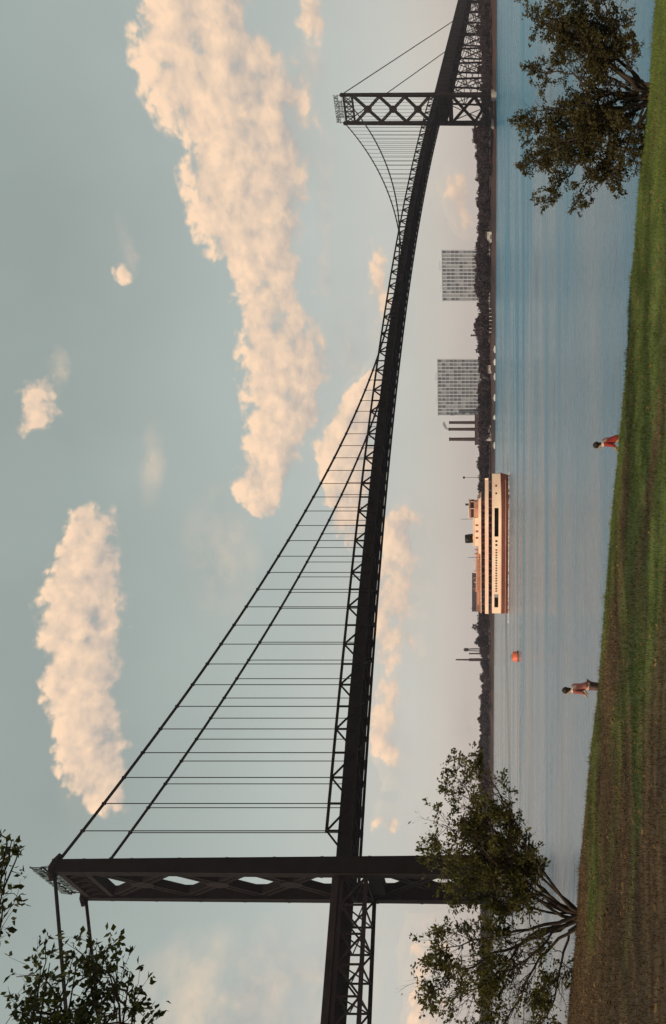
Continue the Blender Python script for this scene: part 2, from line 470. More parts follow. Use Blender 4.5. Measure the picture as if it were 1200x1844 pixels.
def lawn_nodes(m, blade=False):
    nt = m.node_tree; N, L = nt.nodes, nt.links
    b = N['Principled BSDF']
    b.inputs['Roughness'].default_value = .8
    b.inputs['Specular IOR Level'].default_value = .12
    geo = N.new('ShaderNodeNewGeometry')
    sp = N.new('ShaderNodeSeparateXYZ'); L.new(geo.outputs['Position'], sp.inputs[0])
    # thick green turf to the right; brown at left: tree shade painted into dry turf
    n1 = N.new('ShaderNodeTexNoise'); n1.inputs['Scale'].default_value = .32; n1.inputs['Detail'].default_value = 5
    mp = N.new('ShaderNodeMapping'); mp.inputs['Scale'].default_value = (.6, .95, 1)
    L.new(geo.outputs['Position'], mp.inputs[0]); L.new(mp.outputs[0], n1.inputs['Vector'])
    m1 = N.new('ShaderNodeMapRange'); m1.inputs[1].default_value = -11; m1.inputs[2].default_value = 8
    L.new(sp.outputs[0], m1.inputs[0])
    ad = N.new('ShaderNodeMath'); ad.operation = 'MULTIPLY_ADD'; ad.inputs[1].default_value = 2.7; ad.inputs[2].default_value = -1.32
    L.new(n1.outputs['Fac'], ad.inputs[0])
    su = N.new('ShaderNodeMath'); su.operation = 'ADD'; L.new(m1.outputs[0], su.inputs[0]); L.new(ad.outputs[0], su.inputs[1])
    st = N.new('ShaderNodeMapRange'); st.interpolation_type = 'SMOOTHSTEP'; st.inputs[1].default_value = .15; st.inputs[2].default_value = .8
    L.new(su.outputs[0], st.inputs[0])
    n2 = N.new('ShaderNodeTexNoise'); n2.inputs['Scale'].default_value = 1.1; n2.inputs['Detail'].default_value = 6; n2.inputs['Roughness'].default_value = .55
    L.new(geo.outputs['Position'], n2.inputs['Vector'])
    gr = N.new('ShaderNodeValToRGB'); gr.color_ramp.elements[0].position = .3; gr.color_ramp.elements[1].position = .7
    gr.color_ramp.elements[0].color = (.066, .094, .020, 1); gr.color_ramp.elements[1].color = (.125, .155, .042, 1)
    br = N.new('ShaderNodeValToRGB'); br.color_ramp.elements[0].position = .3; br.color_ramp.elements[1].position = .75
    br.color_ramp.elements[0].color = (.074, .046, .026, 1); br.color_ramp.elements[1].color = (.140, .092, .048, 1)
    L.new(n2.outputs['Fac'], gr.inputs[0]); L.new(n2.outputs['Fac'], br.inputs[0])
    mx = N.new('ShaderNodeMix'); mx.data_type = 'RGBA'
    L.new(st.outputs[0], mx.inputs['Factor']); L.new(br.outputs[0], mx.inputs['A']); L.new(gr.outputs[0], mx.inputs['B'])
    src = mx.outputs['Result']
    if blade:
        mr = N.new('ShaderNodeMapRange'); mr.inputs[3].default_value = .75; mr.inputs[4].default_value = 1.3
        L.new(geo.outputs['Random Per Island'], mr.inputs[0])
        sc = N.new('ShaderNodeVectorMath'); sc.operation = 'SCALE'
        L.new(src, sc.inputs[0]); L.new(mr.outputs[0], sc.inputs['Scale'])
        src = sc.outputs[0]
    else:
        bp = N.new('ShaderNodeBump'); bp.inputs['Strength'].default_value = .6; bp.inputs['Distance'].default_value = .06
        L.new(n2.outputs['Fac'], bp.inputs['Height']); L.new(bp.outputs[0], b.inputs['Normal'])
    L.new(src, b.inputs['Base Color'])

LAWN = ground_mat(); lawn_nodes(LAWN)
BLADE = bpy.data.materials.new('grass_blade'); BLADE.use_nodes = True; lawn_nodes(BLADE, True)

def build_bank():
    xs = np.concatenate([np.linspace(-120, -22, 30), np.linspace(-21, 21, 140), np.linspace(22, 90, 24)])
    ys = np.concatenate([np.linspace(-60, 5, 24), np.linspace(5.5, 30, 90), np.linspace(30.5, 44, 14)])
    nx, ny = len(xs), len(ys)
    v = [(float(x), float(y), bank_z(float(x), float(y))) for y in ys for x in xs]
    f = [(j * nx + i, j * nx + i + 1, (j + 1) * nx + i + 1, (j + 1) * nx + i) for j in range(ny - 1) for i in range(nx - 1)]
    me = bpy.data.meshes.new('grass_bank'); me.from_pydata(v, [], f)
    me.polygons.foreach_set('use_smooth', [True] * len(f)); me.update()
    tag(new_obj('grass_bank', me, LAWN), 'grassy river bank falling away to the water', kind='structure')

build_bank()

def build_grass():
    n = 230000
    x = RNG.uniform(-19, 18.5, n)
    yc = 23.5 - (x + 15.9) * (2.8 / 29.9)
    y = 7.5 + (yc + .7 - 7.5) * RNG.random(n) ** .8
    keep = np.abs(x) < .76 * y + .5
    x, y = x[keep], y[keep]
    # tufts: a coarse pattern of longer and shorter grass
    pat = np.sin(x * 2.1 + 1.3 * np.sin(y * 1.7)) * np.sin(y * 2.6 + np.sin(x * 1.1)) * .5 + .5
    h = (.025 + .035 * RNG.random(len(x)) + .035 * pat * RNG.random(len(x)))
    h *= np.where(RNG.random(len(x)) < .015, 1.9, 1)
    z = np.array([bank_z(float(a), float(b)) for a, b in zip(x, y)])
    a = RNG.uniform(0, 2 * math.pi, len(x)); w = .004 + .006 * RNG.random(len(x))
    lean = .6 * h * RNG.random(len(x)); la = RNG.uniform(0, 2 * math.pi, len(x))
    # rough grass and weeds along the lip of the bank
    k = 9000
    x2 = RNG.uniform(-18, 17, k); y2 = 23.5 - (x2 + 15.9) * (2.8 / 29.9) + RNG.normal(size=k) * .28 - .1
    cl = (np.sin(x2 * 3.1) * np.sin(x2 * 1.27 + 2) * np.sin(x2 * 7.3 + 1) + 1) * .5
    ok = RNG.random(k) < cl ** 1.5 * 1.3
    x2, y2, cl = x2[ok], y2[ok], cl[ok]
    h2 = .06 + .17 * RNG.random(len(x2)) * cl
    x = np.concatenate([x, x2]); y = np.concatenate([y, y2]); h = np.concatenate([h, h2])
    z = np.concatenate([z, np.array([bank_z(float(a_), float(b_)) for a_, b_ in zip(x2, y2)])])
    a = RNG.uniform(0, 2 * math.pi, len(x)); w = np.concatenate([w, .006 + .006 * RNG.random(len(x2))])
    lean = .6 * h * RNG.random(len(x)); la = RNG.uniform(0, 2 * math.pi, len(x))
    m = len(x)
    v = np.zeros((m, 3, 3))
    v[:, 0] = np.stack([x - w * np.cos(a), y - w * np.sin(a), z - .01], 1)
    v[:, 1] = np.stack([x + w * np.cos(a), y + w * np.sin(a), z - .01], 1)
    v[:, 2] = np.stack([x + lean * np.cos(la), y + lean * np.sin(la), z + h], 1)
    me = bpy.data.meshes.new('grass')
    me.vertices.add(3 * m); me.vertices.foreach_set('co', v.reshape(-1))
    me.loops.add(3 * m); me.loops.foreach_set('vertex_index', np.arange(3 * m, dtype=np.int32))
    me.polygons.add(m); me.polygons.foreach_set('loop_start', np.arange(0, 3 * m, 3, dtype=np.int32))
    me.polygons.foreach_set('loop_total', np.full(m, 3, dtype=np.int32))
    me.update(calc_edges=True)
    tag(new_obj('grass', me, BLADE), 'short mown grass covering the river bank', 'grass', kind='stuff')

build_grass()

def build_litter():
    # fallen leaves lying on the turf under the trees
    k = 5200
    x = np.concatenate([RNG.normal(-9, 6, k // 2), RNG.uniform(-17, 12, k // 2)]); y = RNG.uniform(9, 23, k)
    V = []
    for a, b in zip(x, y):
        if abs(a) > .74 * b or b > crest_y(a): continue
        z = bank_z(a, b) + RNG.uniform(.012, .05)
        t = RNG.uniform(0, 6.28); L = RNG.uniform(.025, .06); W = L * RNG.uniform(.4, .7)
        u = np.array([math.cos(t), math.sin(t), RNG.uniform(-.4, .4)]); q = np.array([-math.sin(t), math.cos(t), RNG.uniform(-.4, .4)])
        p = np.array([a, b, z])
        V.append([p - u * L, p + q * W, p + u * L, p - q * W])
    v = np.array(V)
    m = mat('fallen_leaf', (.09, .05, .02), .8, scale=2, color2=(.19, .12, .05), island=.5, spec=.1)
    tag(new_obj('leaf_litter', mesh_quads('leaf_litter', v, m)), 'fallen leaves scattered over the grass bank', 'leaves', kind='stuff')


def build_water():
    m = bpy.data.materials.new('river_water'); m.use_nodes = True
    nt = m.node_tree; N, L = nt.nodes, nt.links
    b = N['Principled BSDF']
    b.inputs['IOR'].default_value = 1.33
    b.inputs['Specular IOR Level'].default_value = .5
    geo = N.new('ShaderNodeNewGeometry')
    # base colour across the river: blue-green to the right, paler grey to the left
    mp0 = N.new('ShaderNodeMapping'); mp0.inputs['Scale'].default_value = (.012, .05, 1)
    L.new(geo.outputs['Position'], mp0.inputs[0])
    n0 = N.new('ShaderNodeTexNoise'); n0.inputs['Scale'].default_value = 1; n0.inputs['Detail'].default_value = 6
    L.new(mp0.outputs[0], n0.inputs['Vector'])
    sp = N.new('ShaderNodeSeparateXYZ'); L.new(geo.outputs['Position'], sp.inputs[0])
    dv = N.new('ShaderNodeMath'); dv.operation = 'MULTIPLY_ADD'; dv.inputs[1].default_value = .0085; dv.inputs[2].default_value = .46
    L.new(sp.outputs[0], dv.inputs[0])
    n0m = N.new('ShaderNodeMath'); n0m.operation = 'MULTIPLY_ADD'; n0m.inputs[1].default_value = 1.9; n0m.inputs[2].default_value = -.95
    L.new(n0.outputs['Fac'], n0m.inputs[0])
    su = N.new('ShaderNodeMath'); su.operation = 'ADD'; su.use_clamp = True
    L.new(dv.outputs[0], su.inputs[0]); L.new(n0m.outputs[0], su.inputs[1])
    mx = N.new('ShaderNodeMix'); mx.data_type = 'RGBA'
    mx.inputs['A'].default_value = (.24, .245, .28, 1); mx.inputs['B'].default_value = (.002, .15, .27, 1)
    L.new(su.outputs[0], mx.inputs['Factor']); L.new(mx.outputs['Result'], b.inputs['Base Color'])
    # wind streaks change the gloss
    mp1 = N.new('ShaderNodeMapping'); mp1.inputs['Scale'].default_value = (.006, .06, 1)
    L.new(geo.outputs['Position'], mp1.inputs[0])
    n1 = N.new('ShaderNodeTexNoise'); n1.inputs['Scale'].default_value = 1; n1.inputs['Detail'].default_value = 7; n1.inputs['Roughness'].default_value = .65
    L.new(mp1.outputs[0], n1.inputs['Vector'])
    rr = N.new('ShaderNodeMapRange'); rr.inputs[1].default_value = .35; rr.inputs[2].default_value = .65
    rr.inputs[3].default_value = .08; rr.inputs[4].default_value = .42
    L.new(n1.outputs['Fac'], rr.inputs[0]); L.new(rr.outputs[0], b.inputs['Roughness'])
    # ripples
    mp2 = N.new('ShaderNodeMapping'); mp2.inputs['Scale'].default_value = (.35, .8, 1); mp2.inputs['Rotation'].default_value = (0, 0, R(8))
    L.new(geo.outputs['Position'], mp2.inputs[0])
    n2 = N.new('ShaderNodeTexNoise'); n2.inputs['Scale'].default_value = 1; n2.inputs['Detail'].default_value = 5; n2.inputs['Roughness'].default_value = .6
    L.new(mp2.outputs[0], n2.inputs['Vector'])
    bp = N.new('ShaderNodeBump'); bp.inputs['Strength'].default_value = 1.0; bp.inputs['Distance'].default_value = .42
    L.new(n2.outputs['Fac'], bp.inputs['Height']); L.new(bp.outputs[0], b.inputs['Normal'])
    me = bpy.data.meshes.new('river')
    me.from_pydata([(-3200, 24, 0), (3200, 24, 0), (3200, 4200, 0), (-3200, 4200, 0), (-3200, -900, 0), (3200, -900, 0)], [], [(0, 1, 2, 3), (4, 5, 1, 0)])
    me.update()
    tag(new_obj('river', me, m), 'wide rippled river', kind='structure')

build_water()

# far bank: waterline through two points, e along it, inl pointing inland
SH0 = Vector((-301, 908)); SHE = Vector((670, -363)).normalized(); INL = Vector((-SHE.y, SHE.x))

def on_shore(u, back=0.0):
    """spot on the far bank, `back` metres inland, on the sight line that lies u pixels from the left of the upright picture"""
    r = (u - 922) / FPX
    P = SH0 + INL * back
    k = (r * P.y - P.x) / (SHE.x - r * SHE.y)
    q = P + SHE * k
    return q.x, q.y

def px_at(Y):
    return FPX / Y

def shore_z(back):
    prof = [(-30, -3), (0, -.2), (2, 1.2), (8, 3.6), (20, 4.2), (60, 4.6), (300, 5.2), (1600, 8)]
    for (a, za), (b, zb) in zip(prof, prof[1:]):
        if back <= b:
            return za + (zb - za) * (back - a) / (b - a)
    return 8

def build_far_bank():
    backs = [-30, 0, 2, 5, 8, 14, 20, 60, 150, 300, 800, 1600]
    ks = np.concatenate([np.linspace(-2200, -500, 20), np.linspace(-480, 1100, 240), np.linspace(1120, 1700, 12)])
    v, f = [], []
    for i, k in enumerate(ks):
        wob = 3 * math.sin(k * .021) + 2 * math.sin(k * .057 + 1) + 1.0 * math.sin(k * .16)
        for b in backs:
            q = SH0 + SHE * k + INL * (b + (wob if b < 60 else 0))
            z = shore_z(b)
            if 0 < b < 60:
                z += .6 * math.sin(k * .09 + b) + .3 * math.sin(k * .31 + b * 2)
            v.append((q.x, q.y, z))
    n = len(backs)
    for i in range(len(ks) - 1):
        for j in range(n - 1):
            f.append((i * n + j, (i + 1) * n + j, (i + 1) * n + j + 1, i * n + j + 1))
    me = bpy.data.meshes.new('far_bank'); me.from_pydata(v, [], f)
    me.polygons.foreach_set('use_smooth', [True] * len(f)); me.update()
    m = mat('far_bank_earth', (.026, .016, .017), .95, scale=.03, color2=(.072, .040, .032), detail=8)
    tag(new_obj('far_bank', me, m), 'low brown earth bank on the far side of the river', kind='structure')

build_far_bank()

# ------------------------------------------------------------------ the bridge
D2 = Vector((408.8, 388.5)).normalized()
bridge = empty('suspension_bridge', (-96.5, 198, 0), math.atan2(D2.y, D2.x))
tag(bridge, 'dark steel suspension bridge with two towers crossing the river', 'bridge')
SPAN, HB = 564.0, 10.2
S_FIRST, NPAN = 1.8, 78
PAN = (SPAN - 2 * S_FIRST) / NPAN
Z_TOP = (114.6, 118.0)

def z_chord(s):
    if s < 0:
        return 47.614 + .0587367 * s
    if s > SPAN:
        return 50.467 - .038 * (s - SPAN)
    return 47.614 + .0587367 * s - 9.51739e-5 * s * s

def z_cable(s):
    zm = 53.2
    z1 = Z_TOP[0] + .9 if s < SPAN / 2 else Z_TOP[1] + .9
    return zm + (z1 - zm) * ((s - SPAN / 2) / (SPAN / 2)) ** 2

BAR = unit_bar('steel_bar', STEEL)
BARW = unit_bar('weathered_bar', STEEL_W)
ROD = MB().lathe([(.5, 0), (.5, 1)], n=6).mesh('hanger_rod'); ROD.materials.append(CABLE)

def laced(length, w, dep):
    """built-up member: two flanged side plates joined by crossed lacing, along local z, width along x"""
    b = MB()
    for sx in (-1, 1):
        b.box((sx * (w / 2 - .25), 0, length / 2), (.5, dep, length))
        for sy in (-1, 1):
            b.box((sx * (w / 2 - .55), sy * (dep / 2 - .06), length / 2), (.6, .12, length))
    n = max(2, int(length / (w * .75)))
    for i in range(n):
        z0, z1 = length * i / n, length * (i + 1) / n
        for sy in (-1, 1):
            y = sy * (dep / 2 - .19 - (.0 if i % 2 else .03))
            b.bar((-w / 2 + .5, y, z0), (w / 2 - .5, y, z1), .1, .34, up=Vector((0, 1, 0)))
            b.bar((w / 2 - .5, y * .93, z0), (-w / 2 + .5, y * .93, z1), .1, .34, up=Vector((0, 1, 0)))
    return b

def place_frame(name, me, p0, p1, parent, depth_axis=Vector((1, 0, 0))):
    p0, p1 = Vector(p0), Vector(p1)
    z = (p1 - p0).normalized(); y = depth_axis; x = y.cross(z).normalized()
    o = bpy.data.objects.new(name, me); COL.objects.link(o); o.parent = parent
    o.matrix_basis = Matrix(((x.x, y.x, z.x, p0.x), (x.y, y.y, z.y, p0.y), (x.z, y.z, z.z, p0.z), (0, 0, 0, 1)))
    return o

LACE_CACHE = {}

def laced_between(name, p0, p1, w, dep, parent):
    ln = round((Vector(p1) - Vector(p0)).length, 3)
    key = (ln, w, dep)
    if key not in LACE_CACHE:
        me = laced(ln, w, dep).mesh('laced_member'); me.materials.append(STEEL)
        LACE_CACHE[key] = me
    return place_frame(name, LACE_CACHE[key], p0, p1, parent)

def build_tower(s0, ztop, which):
    # the portal at the top carries the rest of the tower
    tw = MB()
    tw.box((s0, 0, ztop - .7), (2.6, 2 * HB - 2.4, 1.4))
    tw.box((s0, 0, ztop - 7.2), (2.4, 2 * HB - 2.4, 1.3))
    t = tw.build('tower', STEEL, bridge)
    lat = MB()
    n = 5
    for i in range(n):
        b0 = -HB + 1.3 + (2 * HB - 2.6) * i / n; b1 = -HB + 1.3 + (2 * HB - 2.6) * (i + 1) / n
        for ds in (-.95, .95):
            lat.bar((s0 + ds, b0, ztop - 6.6), (s0 + ds, b1, ztop - 1.4), .22, .5, up=Vector((1, 0, 0)))
            lat.bar((s0 + ds * .7, b1, ztop - 6.6), (s0 + ds * .7, b0, ztop - 1.4), .22, .5, up=Vector((1, 0, 0)))
        lat.box((s0, b1, ztop - 4), (1.6, .35, 5.1))
    lat.build('portal_lattice', STEEL, t)
    k = 1.0 if which == 0 else .82
    for sb in (-1, 1):
        leg = MB()
        zs = [3.5, 30, 60, 90, ztop]
        wb = [3.5, 3.3, 3.0, 2.7, 2.4]; ws = [4.8, 4.3, 3.9, 3.5, 3.1]
        ring = []
        for z, a, c in zip(zs, wb, ws):
            a *= k; c *= k
            ring.append([(s0 - c / 2, sb * HB - a / 2, z), (s0 + c / 2, sb * HB - a / 2, z), (s0 + c / 2, sb * HB + a / 2, z), (s0 - c / 2, sb * HB + a / 2, z)])
        v = [q for r in ring for q in r]; f = [(3, 2, 1, 0), tuple(16 + i for i in range(4))]
        for i in range(4):
            for j in range(4):
                f.append((i * 4 + j, i * 4 + (j + 1) % 4, i * 4 + 4 + (j + 1) % 4, i * 4 + 4 + j))
        leg.add(v, f)
        # splice collars and corner flanges
        for z in range(12, int(ztop), 12):
            tt = (z - 3.5) / (ztop - 3.5)
            leg.box((s0, sb * HB, z), ((4.8 - 1.7 * tt) * k + .12, (3.5 - 1.1 * tt) * k + .12, .7))
        leg.build('leg', STEEL, t)
        sad = MB()
        sad.box((s0, sb * HB, ztop + .35), (4.2 * k, 2.6 * k, .7))
        sad.tube([(s0 - 3.0 * k, sb * HB, ztop + .1), (s0 - 1.4, sb * HB, ztop + .95), (s0, sb * HB, ztop + 1.25), (s0 + 1.4, sb * HB, ztop + .95), (s0 + 3.0 * k, sb * HB, ztop + .1)], [.75, .95, 1.05, .95, .75], 10)
        for ds in (-1.5, -.5, .5, 1.5):
            sad.box((s0 + ds, sb * HB, ztop + .9), (.22, 2.3 * k, 1.3))
        sad.build('cable_saddle', STEEL, t)
    zt = ztop - 8.6
    panels = [(zt - 19.6, zt), (zt - 39.2, zt - 19.6), (zt - 58.0, zt - 39.2)]
    ei = HB - 1.2
    for (z0, z1) in panels:
        for q in ((1, -1), (-1, 1)):
            laced_between('diagonal', (s0, q[0] * ei, z0), (s0, q[1] * ei, z1), 2.5 * k, 2.0 * k, t)
        g = MB()
        zc = (z0 + z1) / 2
        for ds in (-1.06 * k, 1.06 * k):
            g.add([(s0 + ds - .06, a, c) for a, c in ((-2.6, zc), (-1.2, zc - 2.9), (1.2, zc - 2.9), (2.6, zc), (1.2, zc + 2.9), (-1.2, zc + 2.9))] +
                  [(s0 + ds + .06, a, c) for a, c in ((-2.6, zc), (-1.2, zc - 2.9), (1.2, zc - 2.9), (2.6, zc), (1.2, zc + 2.9), (-1.2, zc + 2.9))],
                  [(5, 4, 3, 2, 1, 0), (6, 7, 8, 9, 10, 11)] + [(i, (i + 1) % 6, 6 + (i + 1) % 6, 6 + i) for i in range(6)])
        g.build('gusset_plate', STEEL, t)
    # below the roadway
    zl = 35.2
    MB().box((s0, 0, zl), (2.6 * k, 2 * HB - 2.8, 3.4)).build('cross_strut', STEEL, t)
    for (z0, z1) in ((16.5, zl - 1.6), (4.5, 16.5)):
        for q in ((1, -1), (-1, 1)):
            laced_between('diagonal', (s0, q[0] * ei, z0), (s0, q[1] * ei, z1), 2.4 * k, 1.8 * k, t)
    # masonry footing, one under each leg with a web between
    pr = MB()
    for sb in (-1, 1):
        out = [(s0 + 4.6 * math.cos(a) * (1.25 if abs(math.cos(a)) > .6 else 1), sb * HB + 4.2 * math.sin(a)) for a in np.linspace(0, 2 * math.pi, 17)[:-1]]
        pr.prism(out, -6, 3.2)
        out2 = [(s0 + (x - s0) * .85, sb * HB + (y - sb * HB) * .85) for x, y in out]
        pr.prism(out2, 3.2, 3.9)
    pr.box((s0, 0, -1.0), (4.0, 2 * HB - 6, 6))
    pr.build('tower_pier', CONCRETE, bridge)
    # sign across the top of the tower, facing back along the bridge
    zs = ztop + .9
    fr = MB()
    for b in np.linspace(-HB + .6, HB - .6, 6):
        fr.box((s0, b, (ztop - .1 + zs + 6.3) / 2), (.22, .22, zs + 6.3 - ztop + .1))
        fr.bar((s0 + 1.1, b, ztop - .1), (s0 + .1, b, zs + 3.6), .14, .14)
    for z in (zs, zs + 2.8, zs + 3.15, zs + 6.0):
        fr.box((s0, 0, z), (.16, 2 * HB + .4, .2))
    sg = fr.build('sign', STEEL, bridge)
    for text, zz, gap in (('AMBASSADOR', zs + 3.4, 1.92), ('BRIDGE', zs + .25, 2.1)):
        n = len(text)
        for i, ch in enumerate(text):
            o = bpy.data.objects.new('letter', letter(ch)); COL.objects.link(o); o.parent = sg
            b = -(i - (n - 1) / 2) * gap
            o.matrix_basis = Matrix(((0, 0, -1, s0 - .32), (-1, 0, 0, b), (0, 1, 0, zz), (0, 0, 0, 1)))

LETTERS = {}

def letter(ch):
    if ch not in LETTERS:
        cu = bpy.data.curves.new('letter', 'FONT')
        cu.body = ch; cu.size = 3.3; cu.extrude = .2; cu.align_x = 'CENTER'; cu.resolution_u = 3; cu.offset = .11
        tmp = bpy.data.objects.new('letter_tmp', cu); COL.objects.link(tmp)
        dg = bpy.context.evaluated_depsgraph_get()
        me = bpy.data.meshes.new_from_object(tmp.evaluated_get(dg))
        me.name = 'letter'
        bpy.data.objects.remove(tmp); bpy.data.curves.remove(cu)
        me.materials.clear(); me.materials.append(SIGN_M)
        LETTERS[ch] = me
    return LETTERS[ch]

build_tower(0, Z_TOP[0], 0)
build_tower(SPAN, Z_TOP[1], 1)

def build_cables():
    for b in (-HB, HB):
        pts = [(s, b, z_cable(s)) for s in np.linspace(0, SPAN, 90)]
        MB().tube(pts, .40, 8).build('main_cable', CABLE, bridge, smooth=True)
        MB().tube([(0, b, Z_TOP[0] + .9), (-30, b, Z_TOP[0] - 13.6), (-150, b, Z_TOP[0] - 71)], .40, 8).build('backstay', CABLE, bridge, smooth=True)
        MB().tube([(SPAN, b, Z_TOP[1] + .9), (SPAN + 205, b, Z_TOP[1] - 79)], .36, 8).build('backstay', CABLE, bridge, smooth=True)

build_cables()

def node(k):
    s = S_FIRST + PAN * k
    return s, z_chord(s)

TD = 6.3            # depth of the stiffening truss

def build_truss():
    for b in (-HB, HB):
        top = MB(); bot = MB()
        for k in range(1, NPAN - 1):
            s0, z0 = node(k); s1, z1 = node(k + 1)
            top.bar((s0 - .3, b, z0), (s1 + .3, b, z1), .75, .7)
        for k in range(0, NPAN):
            s0, z0 = node(k); s1, z1 = node(k + 1)
            bot.bar((s0 - .3, b, z0 - TD), (s1 + .3, b, z1 - TD), .75, .75)
        top.build('top_chord', STEEL, bridge); bot.build('bottom_chord', STEEL, bridge)
        for k in range(1, NPAN):
            s, z = node(k)
            place_bar('vertical', BAR, (s, b, z - TD), (s, b, z), .42, .5, bridge)
        for k in range(NPAN):
            s0, z0 = node(k); s1, z1 = node(k + 1)
            if k % 2 == 0:
                place_bar('diagonal', BAR, (s0, b, z0 - TD), (s1, b, z1), .48, .46, bridge)
            else:
                place_bar('diagonal', BAR, (s0, b, z0), (s1, b, z1 - TD), .48, .46, bridge)
        for k in range(1, NPAN):
            s, z = node(k)
            zc = z_cable(s)
            if zc > z + .8:
                place_bar('hanger', ROD, (s, b, z + .2), (s, b, zc), .25, .25, bridge)
        cb = MB()
        for k in range(1, NPAN):
            s, z = node(k); zc = z_cable(s)
            if zc > z + .8:
                cb.box((s, b, zc), (.5, .86, .86))
        cb.build('cable_band', CABLE, bridge)
    for k in range(NPAN + 1):
        s, z = node(k)
        place_bar('floor_beam', BAR, (s, -HB + .38, z - 4.9), (s, HB - .38, z - 4.9), .7, 1.5, bridge)
    # roadway, its stringers and solid parapets
    ss = np.linspace(-2, SPAN + 2, 80)
    rd = MB(); st = MB()
    for a, c in zip(ss, ss[1:]):
        za, zb = z_chord(a), z_chord(c)
        rd.bar((a, 0, za - 4.0), (c + .02, 0, zb - 4.0), 2 * HB - 1.2, .35)
        for b in np.linspace(-7.5, 7.5, 6):
            st.bar((a, b, za - 4.55), (c, b, zb - 4.55), .3, .7)
    rd.build('roadway', ASPHALT, bridge); st.build('stringers', STEEL, bridge)
    for b in (-HB + .75, HB - .75):
        pp = MB()
        for a, c in zip(ss, ss[1:]):
            pp.bar((a, b, z_chord(a) - 3.35), (c + .02, b, z_chord(c) - 3.35), .14, .95)
            pp.bar((a, b, z_chord(a) - 4.85), (c + .02, b, z_chord(c) - 4.85), .34, 2.0)
        pp.build('parapet', STEEL, bridge)
    # wind bracing in the plane of the lower chords
    for k in range(0, NPAN, 2):
        s0, z0 = node(k); s1, z1 = node(k + 2)
        place_bar('wind_brace', BAR, (s0, -HB, z0 - TD + .1), (s1, HB, z1 - TD + .1), .4, .3, bridge)
        place_bar('wind_brace', BAR, (s0, HB, z0 - TD - .25), (s1, -HB, z1 - TD - .25), .4, .3, bridge)

build_truss()

def build_near_approach():
    L0 = -156.0; n = 24; pan = (-2.2 - L0) / n
    zp = lambda s: z_chord(s) - 2.5
    road = MB(); par = [MB(), MB()]
    for a, c in ((L0, -78.0), (-78.0, -2.2)):
        road.bar((a, 0, zp(a) - 1.35), (c, 0, zp(c) - 1.35), 2 * HB + .9, .6)
        for i, b in enumerate((-HB - .55, HB + .55)):
            par[i].bar((a, b, zp(a) - .8), (c, b, zp(c) - .8), .18, 1.6)
    road.build('approach_roadway', STEEL_W, bridge)
    for p in par:
        p.build('approach_parapet', STEEL_W, bridge)
    for b in np.linspace(-8, 8, 6):
        place_bar('approach_stringer', BARW, (L0, b, zp(L0) - 2.1), (-2.2, b, zp(-2.2) - 2.1), .35, .9, bridge)
    dt = 8.3
    for b in (-HB + .6, HB - .6):
        place_bar('approach_top_chord', BARW, (L0, b, zp(L0) - 2.2), (-2.2, b, zp(-2.2) - 2.2), .7, .9, bridge)
        place_bar('approach_bottom_chord', BARW, (L0, b, zp(L0) - dt), (-2.2, b, zp(-2.2) - dt), .8, 1.0, bridge)
        for k in range(n + 1):
            s = L0 + pan * k
            if s < -100: continue
            place_bar('approach_vertical', BARW, (s, b, zp(s) - dt), (s, b, zp(s) - 2.2), .4, .45, bridge)
            if k < n:
                s1 = s + pan
                if k % 2 == 0:
                    place_bar('approach_diagonal', BARW, (s, b, zp(s) - dt), (s1, b, zp(s1) - 2.2), .5, .45, bridge)
                else:
                    place_bar('approach_diagonal', BARW, (s, b, zp(s) - 2.2), (s1, b, zp(s1) - dt), .5, .45, bridge)
    for k in range(n + 1):
        s = L0 + pan * k
        if s < -100: continue
        place_bar('approach_floor_beam', BARW, (s, -HB + .9, zp(s) - 2.5), (s, HB - .9, zp(s) - 2.5), .5, 1.5, bridge)
        place_bar('approach_brace', BARW, (s, -HB + .9, zp(s) - dt + .2), (s, HB - .9, zp(s) - dt + .2), .35, .35, bridge)
        place_bar('approach_brace', BARW, (s, -HB + .9, zp(s) - dt + .4), (s, HB - .9, zp(s) - 3.3), .26, .26, bridge)
        place_bar('approach_brace', BARW, (s, HB - .9, zp(s) - dt + .4), (s, -HB + .9, zp(s) - 3.3), .26, .26, bridge)
    pier = MB()
    for b in (-HB, HB):
        pier.bar((-78, b, -4), (-78, b, zp(-78) - dt - .6), 3.2, 3.6, w1=2.2, h1=2.6)
        pier.bar((-152, b, -4), (-152, b, zp(-152) - dt - .6), 5, 8, w1=4, h1=6)
    pier.build('approach_pier', CONCRETE, bridge)

build_near_approach()

